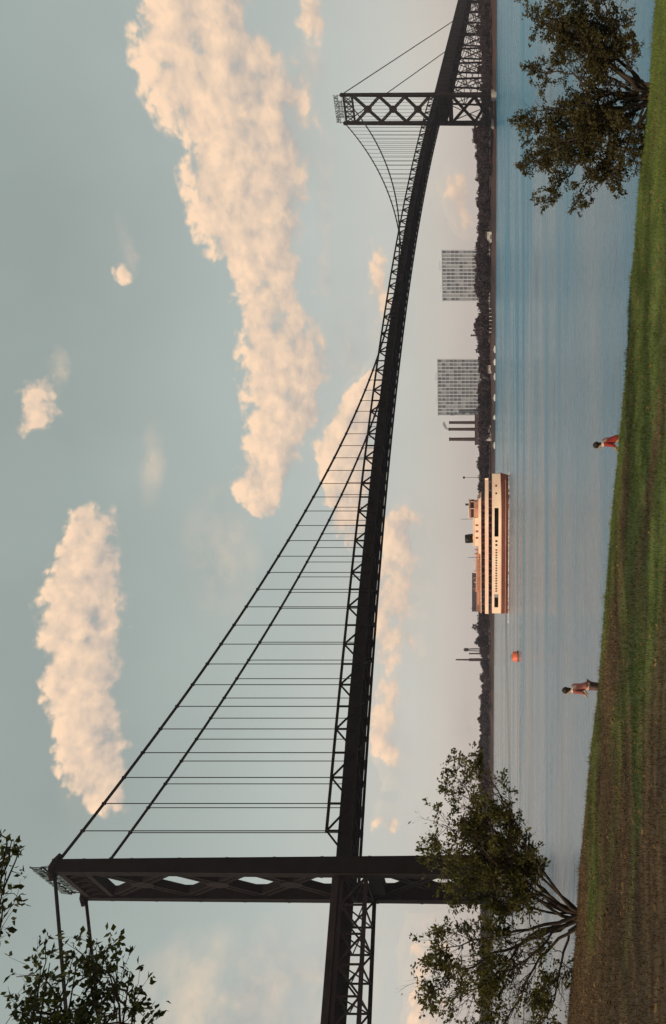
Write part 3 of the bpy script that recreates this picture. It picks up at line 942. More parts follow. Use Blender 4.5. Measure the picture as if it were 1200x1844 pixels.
def build_far_approach():
    a, c = SPAN + 1.8, SPAN + 420
    zp = lambda s: z_chord(s) - 2.6
    MB().bar((a, 0, zp(a) - 1.5), (c, 0, zp(c) - 1.5), 2 * HB + .6, .7).build('approach_roadway', STEEL, bridge)
    for b in (-HB, HB):
        g = MB()
        m = 42
        for i in range(m):
            s0, s1 = a + (c - a) * i / m, a + (c - a) * (i + 1) / m
            dp = 9.6
            v = []
            for s in (s0, s1):
                for bb in (b - .15, b + .15):
                    v += [(s, bb, zp(s)), (s, bb, zp(s) - dp)]
            g.add(v, [(0, 4, 5, 1), (2, 3, 7, 6), (0, 2, 6, 4), (1, 5, 7, 3), (0, 1, 3, 2), (4, 6, 7, 5)])
            g.box((s0, b, zp(s0) - dp / 2), (.4, .8, dp - .4))
        g.build('plate_girder', STEEL, bridge)
    n = 10
    for k in range(1, n + 1):
        s = SPAN + 40.0 * k
        zt = zp(s) - 9.6
        for b in (-HB + 1, HB - 1):
            place_bar('bent_leg', BAR, (s, b * 1.12, 3), (s, b, zt), 1.2, 1.4, bridge)
        zz = np.linspace(4.5, zt - .5, 3 if zt < 24 else 4)
        for z0, z1 in zip(zz, zz[1:]):
            place_bar('bent_brace', BAR, (s, -HB, z0), (s, HB, z1), .5, .5, bridge)
            place_bar('bent_brace', BAR, (s, HB, z0), (s, -HB, z1), .5, .5, bridge)
            place_bar('bent_strut', BAR, (s, -HB, z1), (s, HB, z1), .7, .6, bridge)
        s0 = s - 40
        zt0 = zp(s0) - 9.6
        for b in (-HB, HB):
            place_bar('sway_brace', BAR, (s0 + 1, b, 5), (s - 1, b, zt - .3), .5, .5, bridge)
            place_bar('sway_brace', BAR, (s0 + 1, b, zt0 - .3), (s - 1, b, 5), .5, .5, bridge)

build_far_approach()

# ------------------------------------------------------------------ far shore: wood, trees, buildings, stacks
FAR_LEAF = mat('far_foliage', (.018, .012, .016), .9, scale=.12, color2=(.040, .027, .030), spec=.05, island=.3)
BARK = mat('dark_bark', (.022, .015, .011), .95, scale=3, color2=(.05, .035, .025), bump=.5)

def clump_crown(seed, n, size):
    """a crown of leaf-clump faces on and inside a lumpy unit ball (radius 1, centred on 0)"""
    r = np.random.default_rng(seed)
    lobes = [(np.zeros(3), .78)] + [(q / np.linalg.norm(q) * r.uniform(.35, .6), r.uniform(.35, .52)) for q in r.normal(size=(7, 3)) * (1, 1, .9)]
    v = np.zeros((n, 4, 3))
    pick = r.integers(0, len(lobes), n)
    for i in range(n):
        c, rad = lobes[pick[i]]
        d = r.normal(size=3); d /= np.linalg.norm(d)
        p = c + d * rad * r.uniform(.6, 1.02)
        a = r.normal(size=3); a /= np.linalg.norm(a); b = np.cross(a, d + .3 * r.normal(size=3)); b /= (np.linalg.norm(b) + 1e-9)
        s = size * r.uniform(.6, 1.3)
        v[i] = [p - a * s, p + b * s * .7, p + a * s, p - b * s * .7]
    return v

def mesh_quads(name, v, m):
    v = v.reshape(-1, 3); k = len(v) // 4
    me = bpy.data.meshes.new(name)
    me.vertices.add(4 * k); me.vertices.foreach_set('co', v.astype(np.float32).reshape(-1))
    me.loops.add(4 * k); me.loops.foreach_set('vertex_index', np.arange(4 * k, dtype=np.int32))
    me.polygons.add(k); me.polygons.foreach_set('loop_start', np.arange(0, 4 * k, 4, dtype=np.int32))
    me.polygons.foreach_set('loop_total', np.full(k, 4, dtype=np.int32))
    me.update(calc_edges=True)
    me.materials.append(m)
    return me

# height of the tree line in picture pixels above the horizon's pixel row, by u
TL_U = [-400, 300, 470, 520, 560, 600, 640, 655, 700, 745, 812, 900, 1000, 1045, 1100, 1200, 1230, 1255, 1280, 1310, 1400, 1430, 1470, 1530, 1600, 1625, 1700, 1760, 1844, 2100]
TL_V = [862, 862, 860, 861, 860, 864, 866, 862, 857, 858, 858, 859, 858, 860, 857, 859, 857, 852, 859, 850, 853, 860, 857, 858, 850, 861, 864, 862, 858, 860]

def line_top(u, Y):
    return EYE + (HOR - np.interp(u, TL_U, TL_V)) * Y / FPX

def build_far_wood():
    crowns = [clump_crown(40 + i, 260, .17) for i in range(4)]
    parts = []
    r = np.random.default_rng(5)
    for i in range(1500):
        u = r.uniform(-350, 2050); back = r.uniform(6, 60)
        x, y = on_shore(u, back)
        if y < 250: continue
        top = line_top(u, y) + r.uniform(-2.2, .3)
        if i % 3 == 0: top -= r.uniform(2, 6)
        z0 = shore_z(back)
        h = top - z0
        if h < 2.5: h = 2.5
        rad = max(2.0, min(h * .5, 6)) * r.uniform(.6, 1.25)
        c = crowns[i % 4]
        a = r.uniform(0, 6.28); ca, sa = math.cos(a), math.sin(a)
        q = c.copy()
        q[..., 0], q[..., 1] = c[..., 0] * ca - c[..., 1] * sa, c[..., 0] * sa + c[..., 1] * ca
        q = q * np.array([rad, rad, h * .52]) + np.array([x, y, z0 + h * .5])
        parts.append(q)
    tag(new_obj('far_wood', mesh_quads('far_wood', np.concatenate(parts), FAR_LEAF)), 'dark wood lining the far shore', 'wood', kind='stuff')

build_far_wood()
build_litter()

def build_far_trees():
    crown_me = [mesh_quads('far_crown', clump_crown(60 + i, 330, .15), FAR_LEAF) for i in range(3)]
    tr = MB().tube([(0, 0, 0), (.02, .01, .5), (0, .03, 1.0)], [.09, .07, .03], 6)
    for k in range(4):
        a = k * 1.7
        tr.tube([(0, 0, .45 + .1 * k), (.25 * math.cos(a), .25 * math.sin(a), .75 + .08 * k)], [.05, .015], 5)
    trunk_me = tr.mesh('far_trunk'); trunk_me.materials.append(BARK)
    spots = [(505, 860), (548, 858), (588, 862), (624, 862), (690, 853), (716, 851), (1010, 856), (1036, 859), (1212, 857), (1252, 850), (1264, 852), (1402, 857), (1432, 856),
             (1480, 855), (1520, 856), (1562, 853), (1598, 848), (1612, 850), (1720, 857), (1790, 853)]
    for i, (u, v) in enumerate(spots):
        back = 14 + 9 * (i % 4)
        x, y = on_shore(u, back)
        top = EYE + (HOR - v) * y / FPX
        z0 = shore_z(back); h = top - z0
        t = empty('shore_tree', (x, y, z0), i * .9)
        tag(t, 'dark bushy tree standing up out of the wood on the far shore', 'tree', 'trees along the far shore')
        c = new_obj('crown', crown_me[i % 3], None, t, (0, 0, h * .60)); c.scale = (h * .42, h * .42, h * .42)
        k = new_obj('trunk', trunk_me, None, t); k.scale = (h * .35, h * .35, h * .6)

build_far_trees()

def wall_mats():
    return mat('slab_block_wall', (.36, .39, .44), .85, scale=.15, color2=(.45, .48, .53)), mat('slab_block_dark', (.10, .10, .12), .6, scale=.3, spec=.5)

def slab_block(u0, u1, vtop, back, cols, rows, label):
    """tall flat-roofed block seen square on, a grid of piers and floor bands in front of recessed windows"""
    xa, ya = on_shore((u0 + u1) / 2, back)
    wid = (u1 - u0) * ya / FPX
    z0 = shore_z(back) - .3
    H = EYE + (HOR - vtop) * ya / FPX - z0
    ang = math.atan2(-xa, ya) * .9
    root = empty('slab_block', (xa, ya, z0), ang)
    tag(root, label, 'building')
    lt, dk = wall_mats()
    dep = 13.0
    body = MB()
    body.box((0, dep / 2 + .35, H / 2 - .2), (wid - .5, dep, H - .4))
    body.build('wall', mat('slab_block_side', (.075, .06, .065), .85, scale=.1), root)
    pm = MB().box((0, 0, 0), (.9, .5, H)).mesh('pier'); pm.materials.append(lt)
    for i in range(cols + 1):
        x = -wid / 2 + .45 + (wid - .9) * i / cols
        new_obj('pier', pm, None, root, (x, .1, H / 2))
    bz = 9.5
    fh = (H - bz) / rows
    bm = MB().box((0, 0, 0), (wid - .1, .16, fh * .2)).mesh('floor_band'); bm.materials.append(mat('slab_block_band', (.24, .26, .30), .85, scale=.2))
    for j in range(rows + 1):
        new_obj('floor_band', bm, None, root, (0, .2, bz + fh * j - (.2 if j == rows else 0)))
    cw = (wid - .9) / cols
    wm = MB().box((0, 0, 0), (cw - .92, .12, fh * .78)).mesh('window'); wm.materials.append(dk)
    wms = [wm]
    for c in ((.15, .15, .17), (.23, .23, .25), (.08, .08, .10)):
        w2 = wm.copy(); w2.materials[0] = mat('window_tone_%d' % int(c[0] * 100), c, .4, scale=.4, spec=.5); wms.append(w2)
    rr = random.Random(cols)
    for i in range(cols):
        for j in range(rows):
            new_obj('window', rr.choice(wms), None, root, (-wid / 2 + .45 + cw * (i + .5), .27, bz + fh * (j + .5)))
    # parapet, plant rooms, entrance
    rf = MB().box((0, dep / 2, H + .35), (wid + .3, dep + .8, .7)).build('roof', lt, root)
    MB().box((wid * .2, dep / 2, H + 2.0), (8, 6, 2.6)).box((-wid * .25, dep / 2, H + 1.7), (6, 5, 2.0)).build('plant_room', lt, rf)
    MB().box((0, .0, 2.2), (7, .8, 4.4)).build('entrance', dk, root)

slab_block(1303, 1392, 797, 78, 14, 9, 'pale slab block with a grid of dark windows, nearest the far tower')
slab_block(1096, 1197, 789, 92, 16, 11, 'pale slab block beside the three chimneys on the far shore')

STACK_M = mat('stack_brick', (.030, .020, .020), .9, scale=.2, color2=(.05, .03, .03))

def stack(u, vtop, back, rad, label):
    x, y = on_shore(u, back); z0 = shore_z(back) - .3
    H = EYE + (HOR - vtop) * y / FPX - z0
    t = empty('factory_chimney', (x, y, z0)); tag(t, label, 'chimney', 'factory chimneys')
    MB().lathe([(rad * 1.25, 0), (rad * 1.1, H * .4), (rad * .95, H - 1.2)], n=14).build('shaft', STACK_M, t, smooth=True)
    MB().lathe([(rad * .97, H - 1.2), (rad * 1.15, H - .9), (rad * 1.15, H - .2), (rad * .8, H)], n=14).build('rim', STACK_M, t)
    b = MB()
    for f in (.45, .7, .9):
        rr = rad * (1.25 - .3 * f) + .06
        b.lathe([(rr, H * f), (rr, H * f + .4)], n=14)
    b.build('iron_bands', STACK_M, t)
    return x, y, z0 + H

stack(1083, 809, 66, 1.45, 'slim dark chimney closest to the slab block')
SMK = stack(1071, 808, 66, 1.5, 'slim dark chimney with smoke curling from its top')
stack(1053, 809, 62, 1.7, 'slim dark chimney standing apart, leftmost of the three')

def build_smoke():
    x, y, z = SMK
    b = MB()
    pts = [(x, y, z - .1), (x + .6, y, z + 1.6), (x + 2.6, y + .4, z + 3.4), (x + 5.4, y + .6, z + 4.6), (x + 8.6, y + 1, z + 5.2)]
    b.tube(pts, [1.0, 1.3, 1.6, 1.7, .5], 10)
    m = bpy.data.materials.new('chimney_smoke'); m.use_nodes = True
    N, L = m.node_tree.nodes, m.node_tree.links
    N.remove(N['Principled BSDF'])
    v = N.new('ShaderNodeVolumePrincipled'); v.inputs['Color'].default_value = (.25, .22, .22, 1); v.inputs['Density'].default_value = .35
    L.new(v.outputs[0], N['Material Output'].inputs['Volume'])
    o = b.build('chimney_smoke', m, smooth=True)
    tag(o, 'wisp of dark smoke drifting off a chimney on the far shore', 'smoke', kind='stuff')

build_smoke()

def shed(u0, u1, vtop, back, label, m, cat='building', roof='flat', doors=3, depth=16):
    xa, ya = on_shore((u0 + u1) / 2, back)
    wid = (u1 - u0) * ya / FPX; z0 = shore_z(back) - .3
    H = EYE + (HOR - vtop) * ya / FPX - z0
    t = empty('warehouse', (xa, ya, z0), math.atan2(-xa, ya) * .9); tag(t, label, cat)
    hw = H if roof == 'flat' else H * .72
    MB().box((0, depth / 2, hw / 2), (wid, depth, hw)).build('wall', m, t)
    if roof == 'flat':
        MB().box((0, depth / 2, H + .15), (wid + .8, depth + .8, .5)).build('roof', m, t)
    else:
        b = MB()
        b.add([(-wid / 2 - .4, -.4, hw), (wid / 2 + .4, -.4, hw), (wid / 2 + .4, depth + .4, hw), (-wid / 2 - .4, depth + .4, hw), (-wid / 2 - .4, depth / 2, H), (wid / 2 + .4, depth / 2, H)],
              [(0, 1, 5, 4), (2, 3, 4, 5), (1, 2, 5), (3, 0, 4), (3, 2, 1, 0)])
        b.build('roof', mat('shed_roof', (.045, .03, .03), .9, scale=.2), t)
    dm = MB().box((0, 0, 0), (min(3.2, wid / (doors * 1.8)), .16, min(3, hw * .4))).mesh('door'); dm.materials.append(wall_mats()[1])
    for i in range(doors):
        new_obj('door', dm, None, t, (-wid / 2 + wid * (i + .5) / doors, -.06, min(3, hw * .4) / 2))
    nw = max(2, int(wid / 4))
    wm = MB().box((0, 0, 0), (1.6, .12, min(1.5, hw * .16))).mesh('window'); wm.materials.append(wall_mats()[1])
    for i in range(nw):
        new_obj('window', wm, None, t, (-wid / 2 + wid * (i + .5) / nw, -.04, hw * .76))
    return t

MAUVE = mat('warehouse_brick', (.062, .045, .056), .9, scale=.2, color2=(.085, .062, .072))
BROWNW = mat('mill_brick', (.045, .030, .032), .9, scale=.2, color2=(.065, .042, .042))
PALEW = mat('boathouse_paint', (.42, .38, .36), .8, scale=.3)
shed(743, 812, 851, 60, 'long flat-roofed mauve warehouse behind the stern of the ferry', MAUVE, doors=6)
shed(1043, 1098, 856, 44, 'dark boiler house at the foot of the three chimneys', BROWNW, doors=4)
shed(1105, 1192, 868, 40, 'long low dark mill in front of the slab block', BROWNW, doors=7)
shed(1050, 1078, 873, 8, 'small pale boathouse at the water below the chimneys', PALEW, roof='gable', doors=2, depth=9)
shed(1408, 1426, 874, 10, 'small pale boathouse on the bank towards the far tower', PALEW, roof='gable', doors=1, depth=8)
shed(1172, 1186, 877, 6, 'tiny pale hut at the water below the taller slab block', PALEW, roof='gable', doors=1, depth=6)
shed(1318, 1380, 862, 40, 'low dark hall at the foot of the slab block nearest the tower', BROWNW, doors=5)
shed(478, 500, 871, 26, 'dark cottage at the left end of the open far shore', BROWNW, roof='gable', doors=1, depth=9)
shed(600, 622, 872, 22, 'dark cottage on the far shore above the gap left of the buoy', MAUVE, roof='gable', doors=1, depth=9)
shed(700, 728, 869, 24, 'mauve gabled shed between the water tower and the warehouse', MAUVE, roof='gable', doors=2, depth=10)
shed(1206, 1226, 871, 20, 'dark gabled shed just right of the taller slab block', BROWNW, roof='gable', doors=1, depth=9)
shed(1452, 1482, 869, 22, 'mauve gabled shed between the pale boathouse and the far tower', MAUVE, roof='gable', doors=2, depth=10)
shed(1530, 1556, 871, 20, 'dark gabled shed closest to the far tower on its left', BROWNW, roof='gable', doors=1, depth=9)
shed(520, 556, 868, 34, 'dark gabled mill among the trees left of the buoy', BROWNW, roof='gable', doors=3)

def build_water_tower():
    x, y = on_shore(674, 60); z0 = shore_z(60) - .2; top = EYE + (HOR - 835) * y / FPX
    t = empty('water_tower', (x, y, z0)); tag(t, 'small water tower with round tank on legs on the far shore', 'water tower')
    H = top - z0
    MB().lathe([(.4, H - 6.2), (1.8, H - 5.2), (2.1, H - 3.8), (2.1, H - 1.6), (1.2, H - .5), (.1, H)], n=14).build('tank', STACK_M, t, smooth=True)
    for k in range(4):
        a = math.pi / 4 + k * math.pi / 2
        MB().bar((3 * math.cos(a), 3 * math.sin(a), 0), (1.5 * math.cos(a), 1.5 * math.sin(a), H - 5), .35, .35).build('leg', STACK_M, t)
    MB().bar((0, 0, 0), (0, 0, H - 6), .5, .5).build('riser_pipe', STACK_M, t)
    x, y = on_shore(656, 48); z0 = shore_z(48) - .2; H = EYE + (HOR - 821) * y / FPX - z0
    t = empty('factory_chimney', (x, y, z0)); tag(t, 'tall tapering chimney left of the water tower', 'chimney', 'factory chimneys')
    MB().lathe([(1.9, 0), (1.7, H * .6), (1.0, H * .62), (.8, H - .6)], n=12).build('shaft', STACK_M, t, smooth=False)
    MB().lathe([(.95, H - .6), (.95, H)], n=12).build('rim', STACK_M, t)
    for u, v, lb in ((667, 845, 'short flue between the water tower and the tall chimney'), (1240, 848, 'stubby chimney in the trees between the two slab blocks')):
        x, y = on_shore(u, 46); z0 = shore_z(46) - .2; H = EYE + (HOR - v) * y / FPX - z0
        t = empty('flue', (x, y, z0)); tag(t, lb, 'chimney')
        MB().lathe([(1.0, 0), (.8, H - 1)], n=10).build('shaft', STACK_M, t, smooth=True)
        MB().lathe([(.95, H - 1), (1.1, H - .6), (.9, H)], n=10).build('rim', STACK_M, t)

build_water_tower()

def build_moorings():
    hm = MB()
    sec = [(-2.6, .75, .1), (-1.5, .95, 0), (0, 1.0, 0), (1.4, .75, .05), (2.6, .06, .3)]
    v, f = [], []
    for (x, hb, up) in sec:
        v += [(x, -hb, .75 + up), (x, -hb * .7, -.15), (x, hb * .7, -.15), (x, hb, .75 + up)]
    for i in range(4):
        for j in range(4):
            f.append((i * 4 + j, i * 4 + (j + 1) % 4, i * 4 + 4 + (j + 1) % 4, i * 4 + 4 + j))
    f += [(3, 2, 1, 0), (16, 17, 18, 19)]
    hm.add(v, f); hull = hm.mesh('hull'); hull.materials.append(mat('launch_white', (.72, .68, .64), .5, scale=1))
    cab = MB().box((-.3, 0, 1.15), (2.0, 1.3, .8)).box((-.3, 0, 1.6), (2.3, 1.5, .1)).mesh('cabin'); cab.materials.append(mat('launch_cabin', (.45, .40, .36), .6, scale=1))
    sh = MB().box((-.3, 0, 1.2), (1.4, 1.36, .3)).mesh('cabin_window'); sh.materials.append(wall_mats()[1])
    for u, a in ((1042, .3), (1092, 2.6), (1128, .1), (1166, .4), (1192, 3.0), (1215, .2)):
        x, y = on_shore(u, -7)
        t = empty('motor_launch', (x, y, .05), a - .5); t.scale = (1.15, 1.15, 1.15)
        tag(t, 'small white motor launch moored along the far shore', 'boat', 'launches moored on the far shore')
        new_obj('hull', hull, None, t); new_obj('cabin', cab, None, t); new_obj('cabin_window', sh, None, t)
    pm = MB().lathe([(.32, 0), (.32, 2.2), (.42, 2.25), (.42, 2.55), (.1, 2.8)], n=8).mesh('mooring_post'); pm.materials.append(mat('post_white', (.62, .58, .55), .8, scale=1))
    for i in range(7):
        x, y = on_shore(1246 + 7.0 * i, 7)
        tag(new_obj('mooring_post', pm, None, None, (x, y, 2.6)), 'white post in the row on the bank between the slab blocks', 'post', 'row of white posts')

build_moorings()

# ------------------------------------------------------------------ the excursion ferry
def build_ferry():
    Lh = 43.0; Bm = 9.4
    X0, Y0 = (867 - 922) / FPX * 227, 227.0
    F = empty('passenger_ferry', (X0, Y0, 0), R(-15)); tag(F, 'cream and red-brown excursion ferry with dark funnel steaming on the river', 'ferry')
    CREAM = mat('ship_cream', (.80, .50, .37), .55, scale=.2, color2=(.90, .70, .51), spec=.4)
    HULLM = mat('ship_hull', (.10, .030, .024), .6, scale=.25, color2=(.17, .06, .045), stretch=(1, 1, 4))
    RED = mat('ship_red_brown', (.17, .05, .04), .7, scale=.5, color2=(.26, .09, .07))
    PINK = mat('ship_faded_red', (.46, .20, .14), .7, scale=.6, color2=(.58, .30, .20))
    DARK = mat('ship_dark', (.012, .009, .008), .5, scale=.5)
    ORANGE = mat('ship_orange', (.72, .30, .10), .6, scale=.5)

    def half(x, ins=0.0):
        t = (x + Lh / 2) / Lh
        if t < .14: w = .72 + .28 * math.sin(t / .14 * math.pi / 2)
        elif t > .66: w = max(.02, (1 - ((t - .66) / .34) ** 2.2))
        else: w = 1
        return max(.12, Bm / 2 * w - ins)
    xs = list(np.linspace(-Lh / 2, Lh / 2 - .05, 46))
    # hull with flare and sheer
    v, f = [], []
    zs = [(-1.4, .72), (0, .9), (1.1, .98), (2.3, 1.0)]
    for x in xs:
        sh = .35 * max(0, (x / (Lh / 2))) ** 3
        for z, k in zs:
            v.append((x + (z - 2.3) * .35 * max(0, x / (Lh / 2)) ** 4, -half(x) * k, z + (sh if z > 1 else 0)))
        for z, k in reversed(zs):
            v.append((x + (z - 2.3) * .35 * max(0, x / (Lh / 2)) ** 4, half(x) * k, z + (sh if z > 1 else 0)))
    for i in range(len(xs) - 1):
        for j in range(7):
            f.append((i * 8 + j, (i + 1) * 8 + j, (i + 1) * 8 + j + 1, i * 8 + j + 1))
        f.append((i * 8 + 7, (i + 1) * 8 + 7, (i + 1) * 8, i * 8))
    f.append(tuple(range(8))); f.append(tuple(reversed([(len(xs) - 1) * 8 + j for j in range(8)])))
    h = MB(); h.add(v, f); hull = h.build('hull', HULLM, F, smooth=False)
    rb = MB()
    for sgn in (-1, 1):
        pts = [(x, sgn * (half(x) + .06), 2.18 + .35 * max(0, x / (Lh / 2)) ** 3) for x in xs]
        rb.tube(pts, .14, 6)
        pts = [(x, sgn * (half(x) * .96 + .08), .95) for x in xs[:-2]]
        rb.tube(pts, .1, 6)
    rb.build('rubbing_strake', PINK, hull)
    # pierced main-deck side
    def side(name, z0, z1, xa, xb, ins, openings, m, parent, th=.12):
        b = MB()
        X = sorted(set([round(q, 3) for q in list(np.linspace(xa, xb, 60)) + [o for q in openings for o in q[:2]]]))
        Z = sorted(set([z0, z1] + [o for q in openings for o in q[2:]]))
        for sgn in (-1, 1):
            for x, x2 in zip(X, X[1:]):
                for z, z2 in zip(Z, Z[1:]):
                    cx, cz = (x + x2) / 2, (z + z2) / 2
                    if any(o[0] < cx < o[1] and o[2] < cz < o[3] for o in openings): continue
                    ya, yb = half(x, ins), half(x2, ins)
                    q = [(x, sgn * ya, z), (x2, sgn * yb, z), (x2, sgn * yb, z2), (x, sgn * ya, z2)]
                    q2 = [(a, bb - sgn * th, c) for a, bb, c in q]
                    b.add(q + q2, [(0, 1, 2, 3), (7, 6, 5, 4), (0, 4, 5, 1), (3, 2, 6, 7), (0, 3, 7, 4), (1, 5, 6, 2)])
        ya = half(xa, ins)
        b.box((xa + th / 2, 0, (z0 + z1) / 2), (th, 2 * ya - .02, z1 - z0 - .01))
        return b.build(name, m, parent)

    px2x = lambda u: (u - 867) / 251 * Lh
    ops = [(px2x(886), px2x(936), 3.05, 4.25), (px2x(755), px2x(781), 3.05, 4.25)]
    for u in (878, 871):
        ops.append((px2x(u) - .3, px2x(u) + .3, 3.35, 4.0))
    for i in range(17):
        u = 862 - i * 4.7
        ops.append((px2x(u) - .22, px2x(u) + .22, 3.4, 3.95))
    ops += [(px2x(960) - .25, px2x(960) + .25, 3.5, 4.0), (px2x(972) - .25, px2x(972) + .25, 3.5, 4.0)]
    side('main_deck_side', 2.33, 4.95, -Lh / 2 + .1, Lh / 2 - .4, .04, ops, CREAM, F)
    def deck(name, z, th, xa, xb, ins, m):
        X = np.linspace(xa, xb, 40)
        out = [(x, -half(x, ins)) for x in X] + [(x, half(x, ins)) for x in reversed(X)]
        return MB().prism([(float(a), float(b)) for a, b in out], z, z + th).build(name, m, F)
    deck('main_deck', 2.30, .12, -Lh / 2 + .3, Lh / 2 - .6, .25, RED)
    deck('promenade_deck', 4.3, .14, -Lh / 2 + .3, Lh / 2 - .9, .25, RED)
    deck('upper_deck', 6.0, .2, -Lh / 2 - .2, Lh / 2 - 1.6, .08, CREAM)
    deck('hurricane_deck', 8.15, .2, -Lh / 2 + .1, Lh / 2 - 6.6, .2, CREAM)
    # inside of the main deck: engine casing and bulkheads
    MB().box((0, 0, 3.3), (Lh * .7, 3.2, 1.9)).build('engine_casing', DARK, F)
    # bulwarks of the upper decks
    side('upper_bulwark', 6.2, 7.05, -Lh / 2 - .1, Lh / 2 - 2.0, .1, [], mat('ship_pink', (.78, .44, .34), .6, scale=.12, color2=(.88, .66, .50)), F)
    side('hurricane_bulwark', 8.35, 8.95, -2.0, Lh / 2 - 7.0, .25, [], CREAM, F)
    # set-back cabins with windows
    for (z0, z1, xa, xb, hw) in ((4.44, 6.0, -16, 14.5, 2.9), (6.2, 8.15, -14, 12.5, 2.7)):
        c = MB().box(((xa + xb) / 2, 0, (z0 + z1) / 2), (xb - xa, 2 * hw, z1 - z0 - .01)).build('cabin', RED, F)
        wm = MB().box((0, 0, 0), (.8, .08, .62)).mesh('window'); wm.materials.append(DARK)
        n = int((xb - xa) / 1.7)
        for i in range(n):
            for sgn in (-1, 1):
                new_obj('window', wm, None, c, (xa + (xb - xa) * (i + .5) / n, sgn * (hw + .02), z0 + (z1 - z0) * .6))
    # stanchions
    for (z0, z1, xa, xb, ins) in ((4.95, 6.0, -20.5, 19, .16), (7.05, 8.15, -20.5, 13.5, .3)):
        me = MB().box((0, 0, (z1 - z0) / 2), (.14, .14, z1 - z0)).mesh('stanchion'); me.materials.append(RED)
        n = int((xb - xa) / 2.3)
        for i in range(n + 1):
            x = xa + (xb - xa) * i / n
            for sgn in (-1, 1):
                new_obj('stanchion', me, None, F, (x, sgn * (half(x) - ins), z0))
    # railings, faded red, round the after hurricane deck
    rl = MB()
    for sgn in (-1, 1):
        X = np.linspace(-Lh / 2 + .4, -2.2, 26)
        for zz in (8.75, 9.15, 9.5):
            rl.tube([(x, sgn * (half(x) - .4), zz) for x in X], .06, 5)
        for x in X:
            rl.box((x, sgn * (half(x) - .4), 8.92), (.1, .1, 1.15))
    X = [-Lh / 2 + .4]
    for zz in (8.75, 9.15, 9.5):
        rl.tube([(X[0], -half(X[0]) + .4, zz), (X[0], half(X[0]) - .4, zz)], .06, 5)
    rl.build('railing', PINK, F)
    # canvas-covered lifeboats and slatted benches on the after deck
    sec = [(-2.4, .05, .55), (-1.6, .6, .1), (0, .8, 0), (1.6, .6, .1), (2.4, .05, .55)]
    lv, lf = [], []
    for x, hb, up in sec:
        lv += [(x, -hb, .8), (x, -hb * .6, up), (x, hb * .6, up), (x, hb, .8), (x, 0, 1.12 if hb > .1 else .84)]
    for i in range(4):
        for j in range(5):
            lf.append((i * 5 + j, i * 5 + (j + 1) % 5, i * 5 + 5 + (j + 1) % 5, i * 5 + 5 + j))
    lb = MB(); lb.add(lv, lf); lbm = lb.mesh('lifeboat'); lbm.materials.append(PINK)
    for x in (-6.5, -12.0):
        for sgn in (-1, 1):
            b = new_obj('lifeboat', lbm, None, F, (x, sgn * 3.2, 8.7))
            dv = MB()
            for dx in (-1.7, 1.7):
                dv.tube([(dx, sgn * -.9, -.35), (dx, sgn * -.9, 1.1), (dx, sgn * -.5, 1.6), (dx, sgn * .1, 1.7)], .08, 5)
            dv.build('davit', CREAM, b)
    bn = MB().box((0, 0, .42), (1.8, .5, .08)).box((0, .25, .75), (1.8, .06, .5)).box((-.75, 0, .2), (.08, .45, .4)).box((.75, 0, .2), (.08, .45, .4)).mesh('bench'); bn.materials.append(PINK)
    for i in range(7):
        for y in (-1.6, 1.6):
            new_obj('bench', bn, None, F, (-18.5 + i * 2.3, y, 8.35))
    # ventilators
    vm = MB().tube([(0, 0, 0), (0, 0, 1.0), (.1, 0, 1.35), (.45, 0, 1.5)], [.2, .2, .28, .42], 8).mesh('ventilator'); vm.materials.append(PINK)
    for x, y in ((-3.2, -2), (-3.2, 2), (-9.2, 0), (-15.6, 0)):
        new_obj('ventilator', vm, None, F, (x, y, 8.35))
    # deckhouse, texas, pilothouse
    dh = MB().box((4.0, 0, 9.35), (8.6, 4.8, 2.0)).build('deckhouse', CREAM, F)
    MB().box((4.0, 0, 10.45), (9.2, 5.3, .2)).build('roof', CREAM, dh)
    dm = MB().box((0, 0, 0), (.55, .08, 1.1)).mesh('door'); dm.materials.append(RED)
    for x in (2.2, 4.2, 6.1):
        for sgn in (-1, 1):
            new_obj('door', dm, None, dh, (x, sgn * 2.42, 9.25))
    out = [(8.4, -2.4), (11.2, -2.4), (12.9, -1.3), (13.2, 0), (12.9, 1.3), (11.2, 2.4), (8.4, 2.4)]
    ph = MB().prism(out, 8.35, 11.6).build('pilothouse', PINK, F)
    gl = MB().prism([(x * 1.0 + (.03 if x > 10 else -.0), y * 1.025) for x, y in out], 10.35, 11.15).build('glazing', DARK, ph)
    MB().prism([(10.5 + (x - 10.5) * 1.14, y * 1.16) for x, y in out], 11.6, 11.8).build('roof', CREAM, ph)
    mu = MB()
    for (x, y) in out:
        mu.box((10.6 + (x - 10.6) * 1.03, y * 1.04, 10.75), (.14, .14, .9))
    mu.build('mullions', CREAM, ph)
    MB().box((11.8, 0, 12.2), (.5, .5, .8)).lathe([(.32, 12.6), (.32, 12.85)], (11.8, 0, 0), 8).build('searchlight', DARK, ph)
    # funnel: orange base, black top, raked a little aft
    fn = MB().tube([(1.5, 0, 8.4), (1.35, 0, 10.8)], [1.35, 1.3], 16).build('funnel', ORANGE, F, smooth=True)
    MB().tube([(1.36, 0, 10.7), (1.15, 0, 12.6), (1.13, 0, 13.0)], [1.38, 1.32, 1.2], 16).build('funnel_top', DARK, fn, smooth=True)
    MB().tube([(1.9, -1.15, 8.4), (2.7, -1.05, 11.4)], .14, 6).build('steam_pipe', DARK, fn)
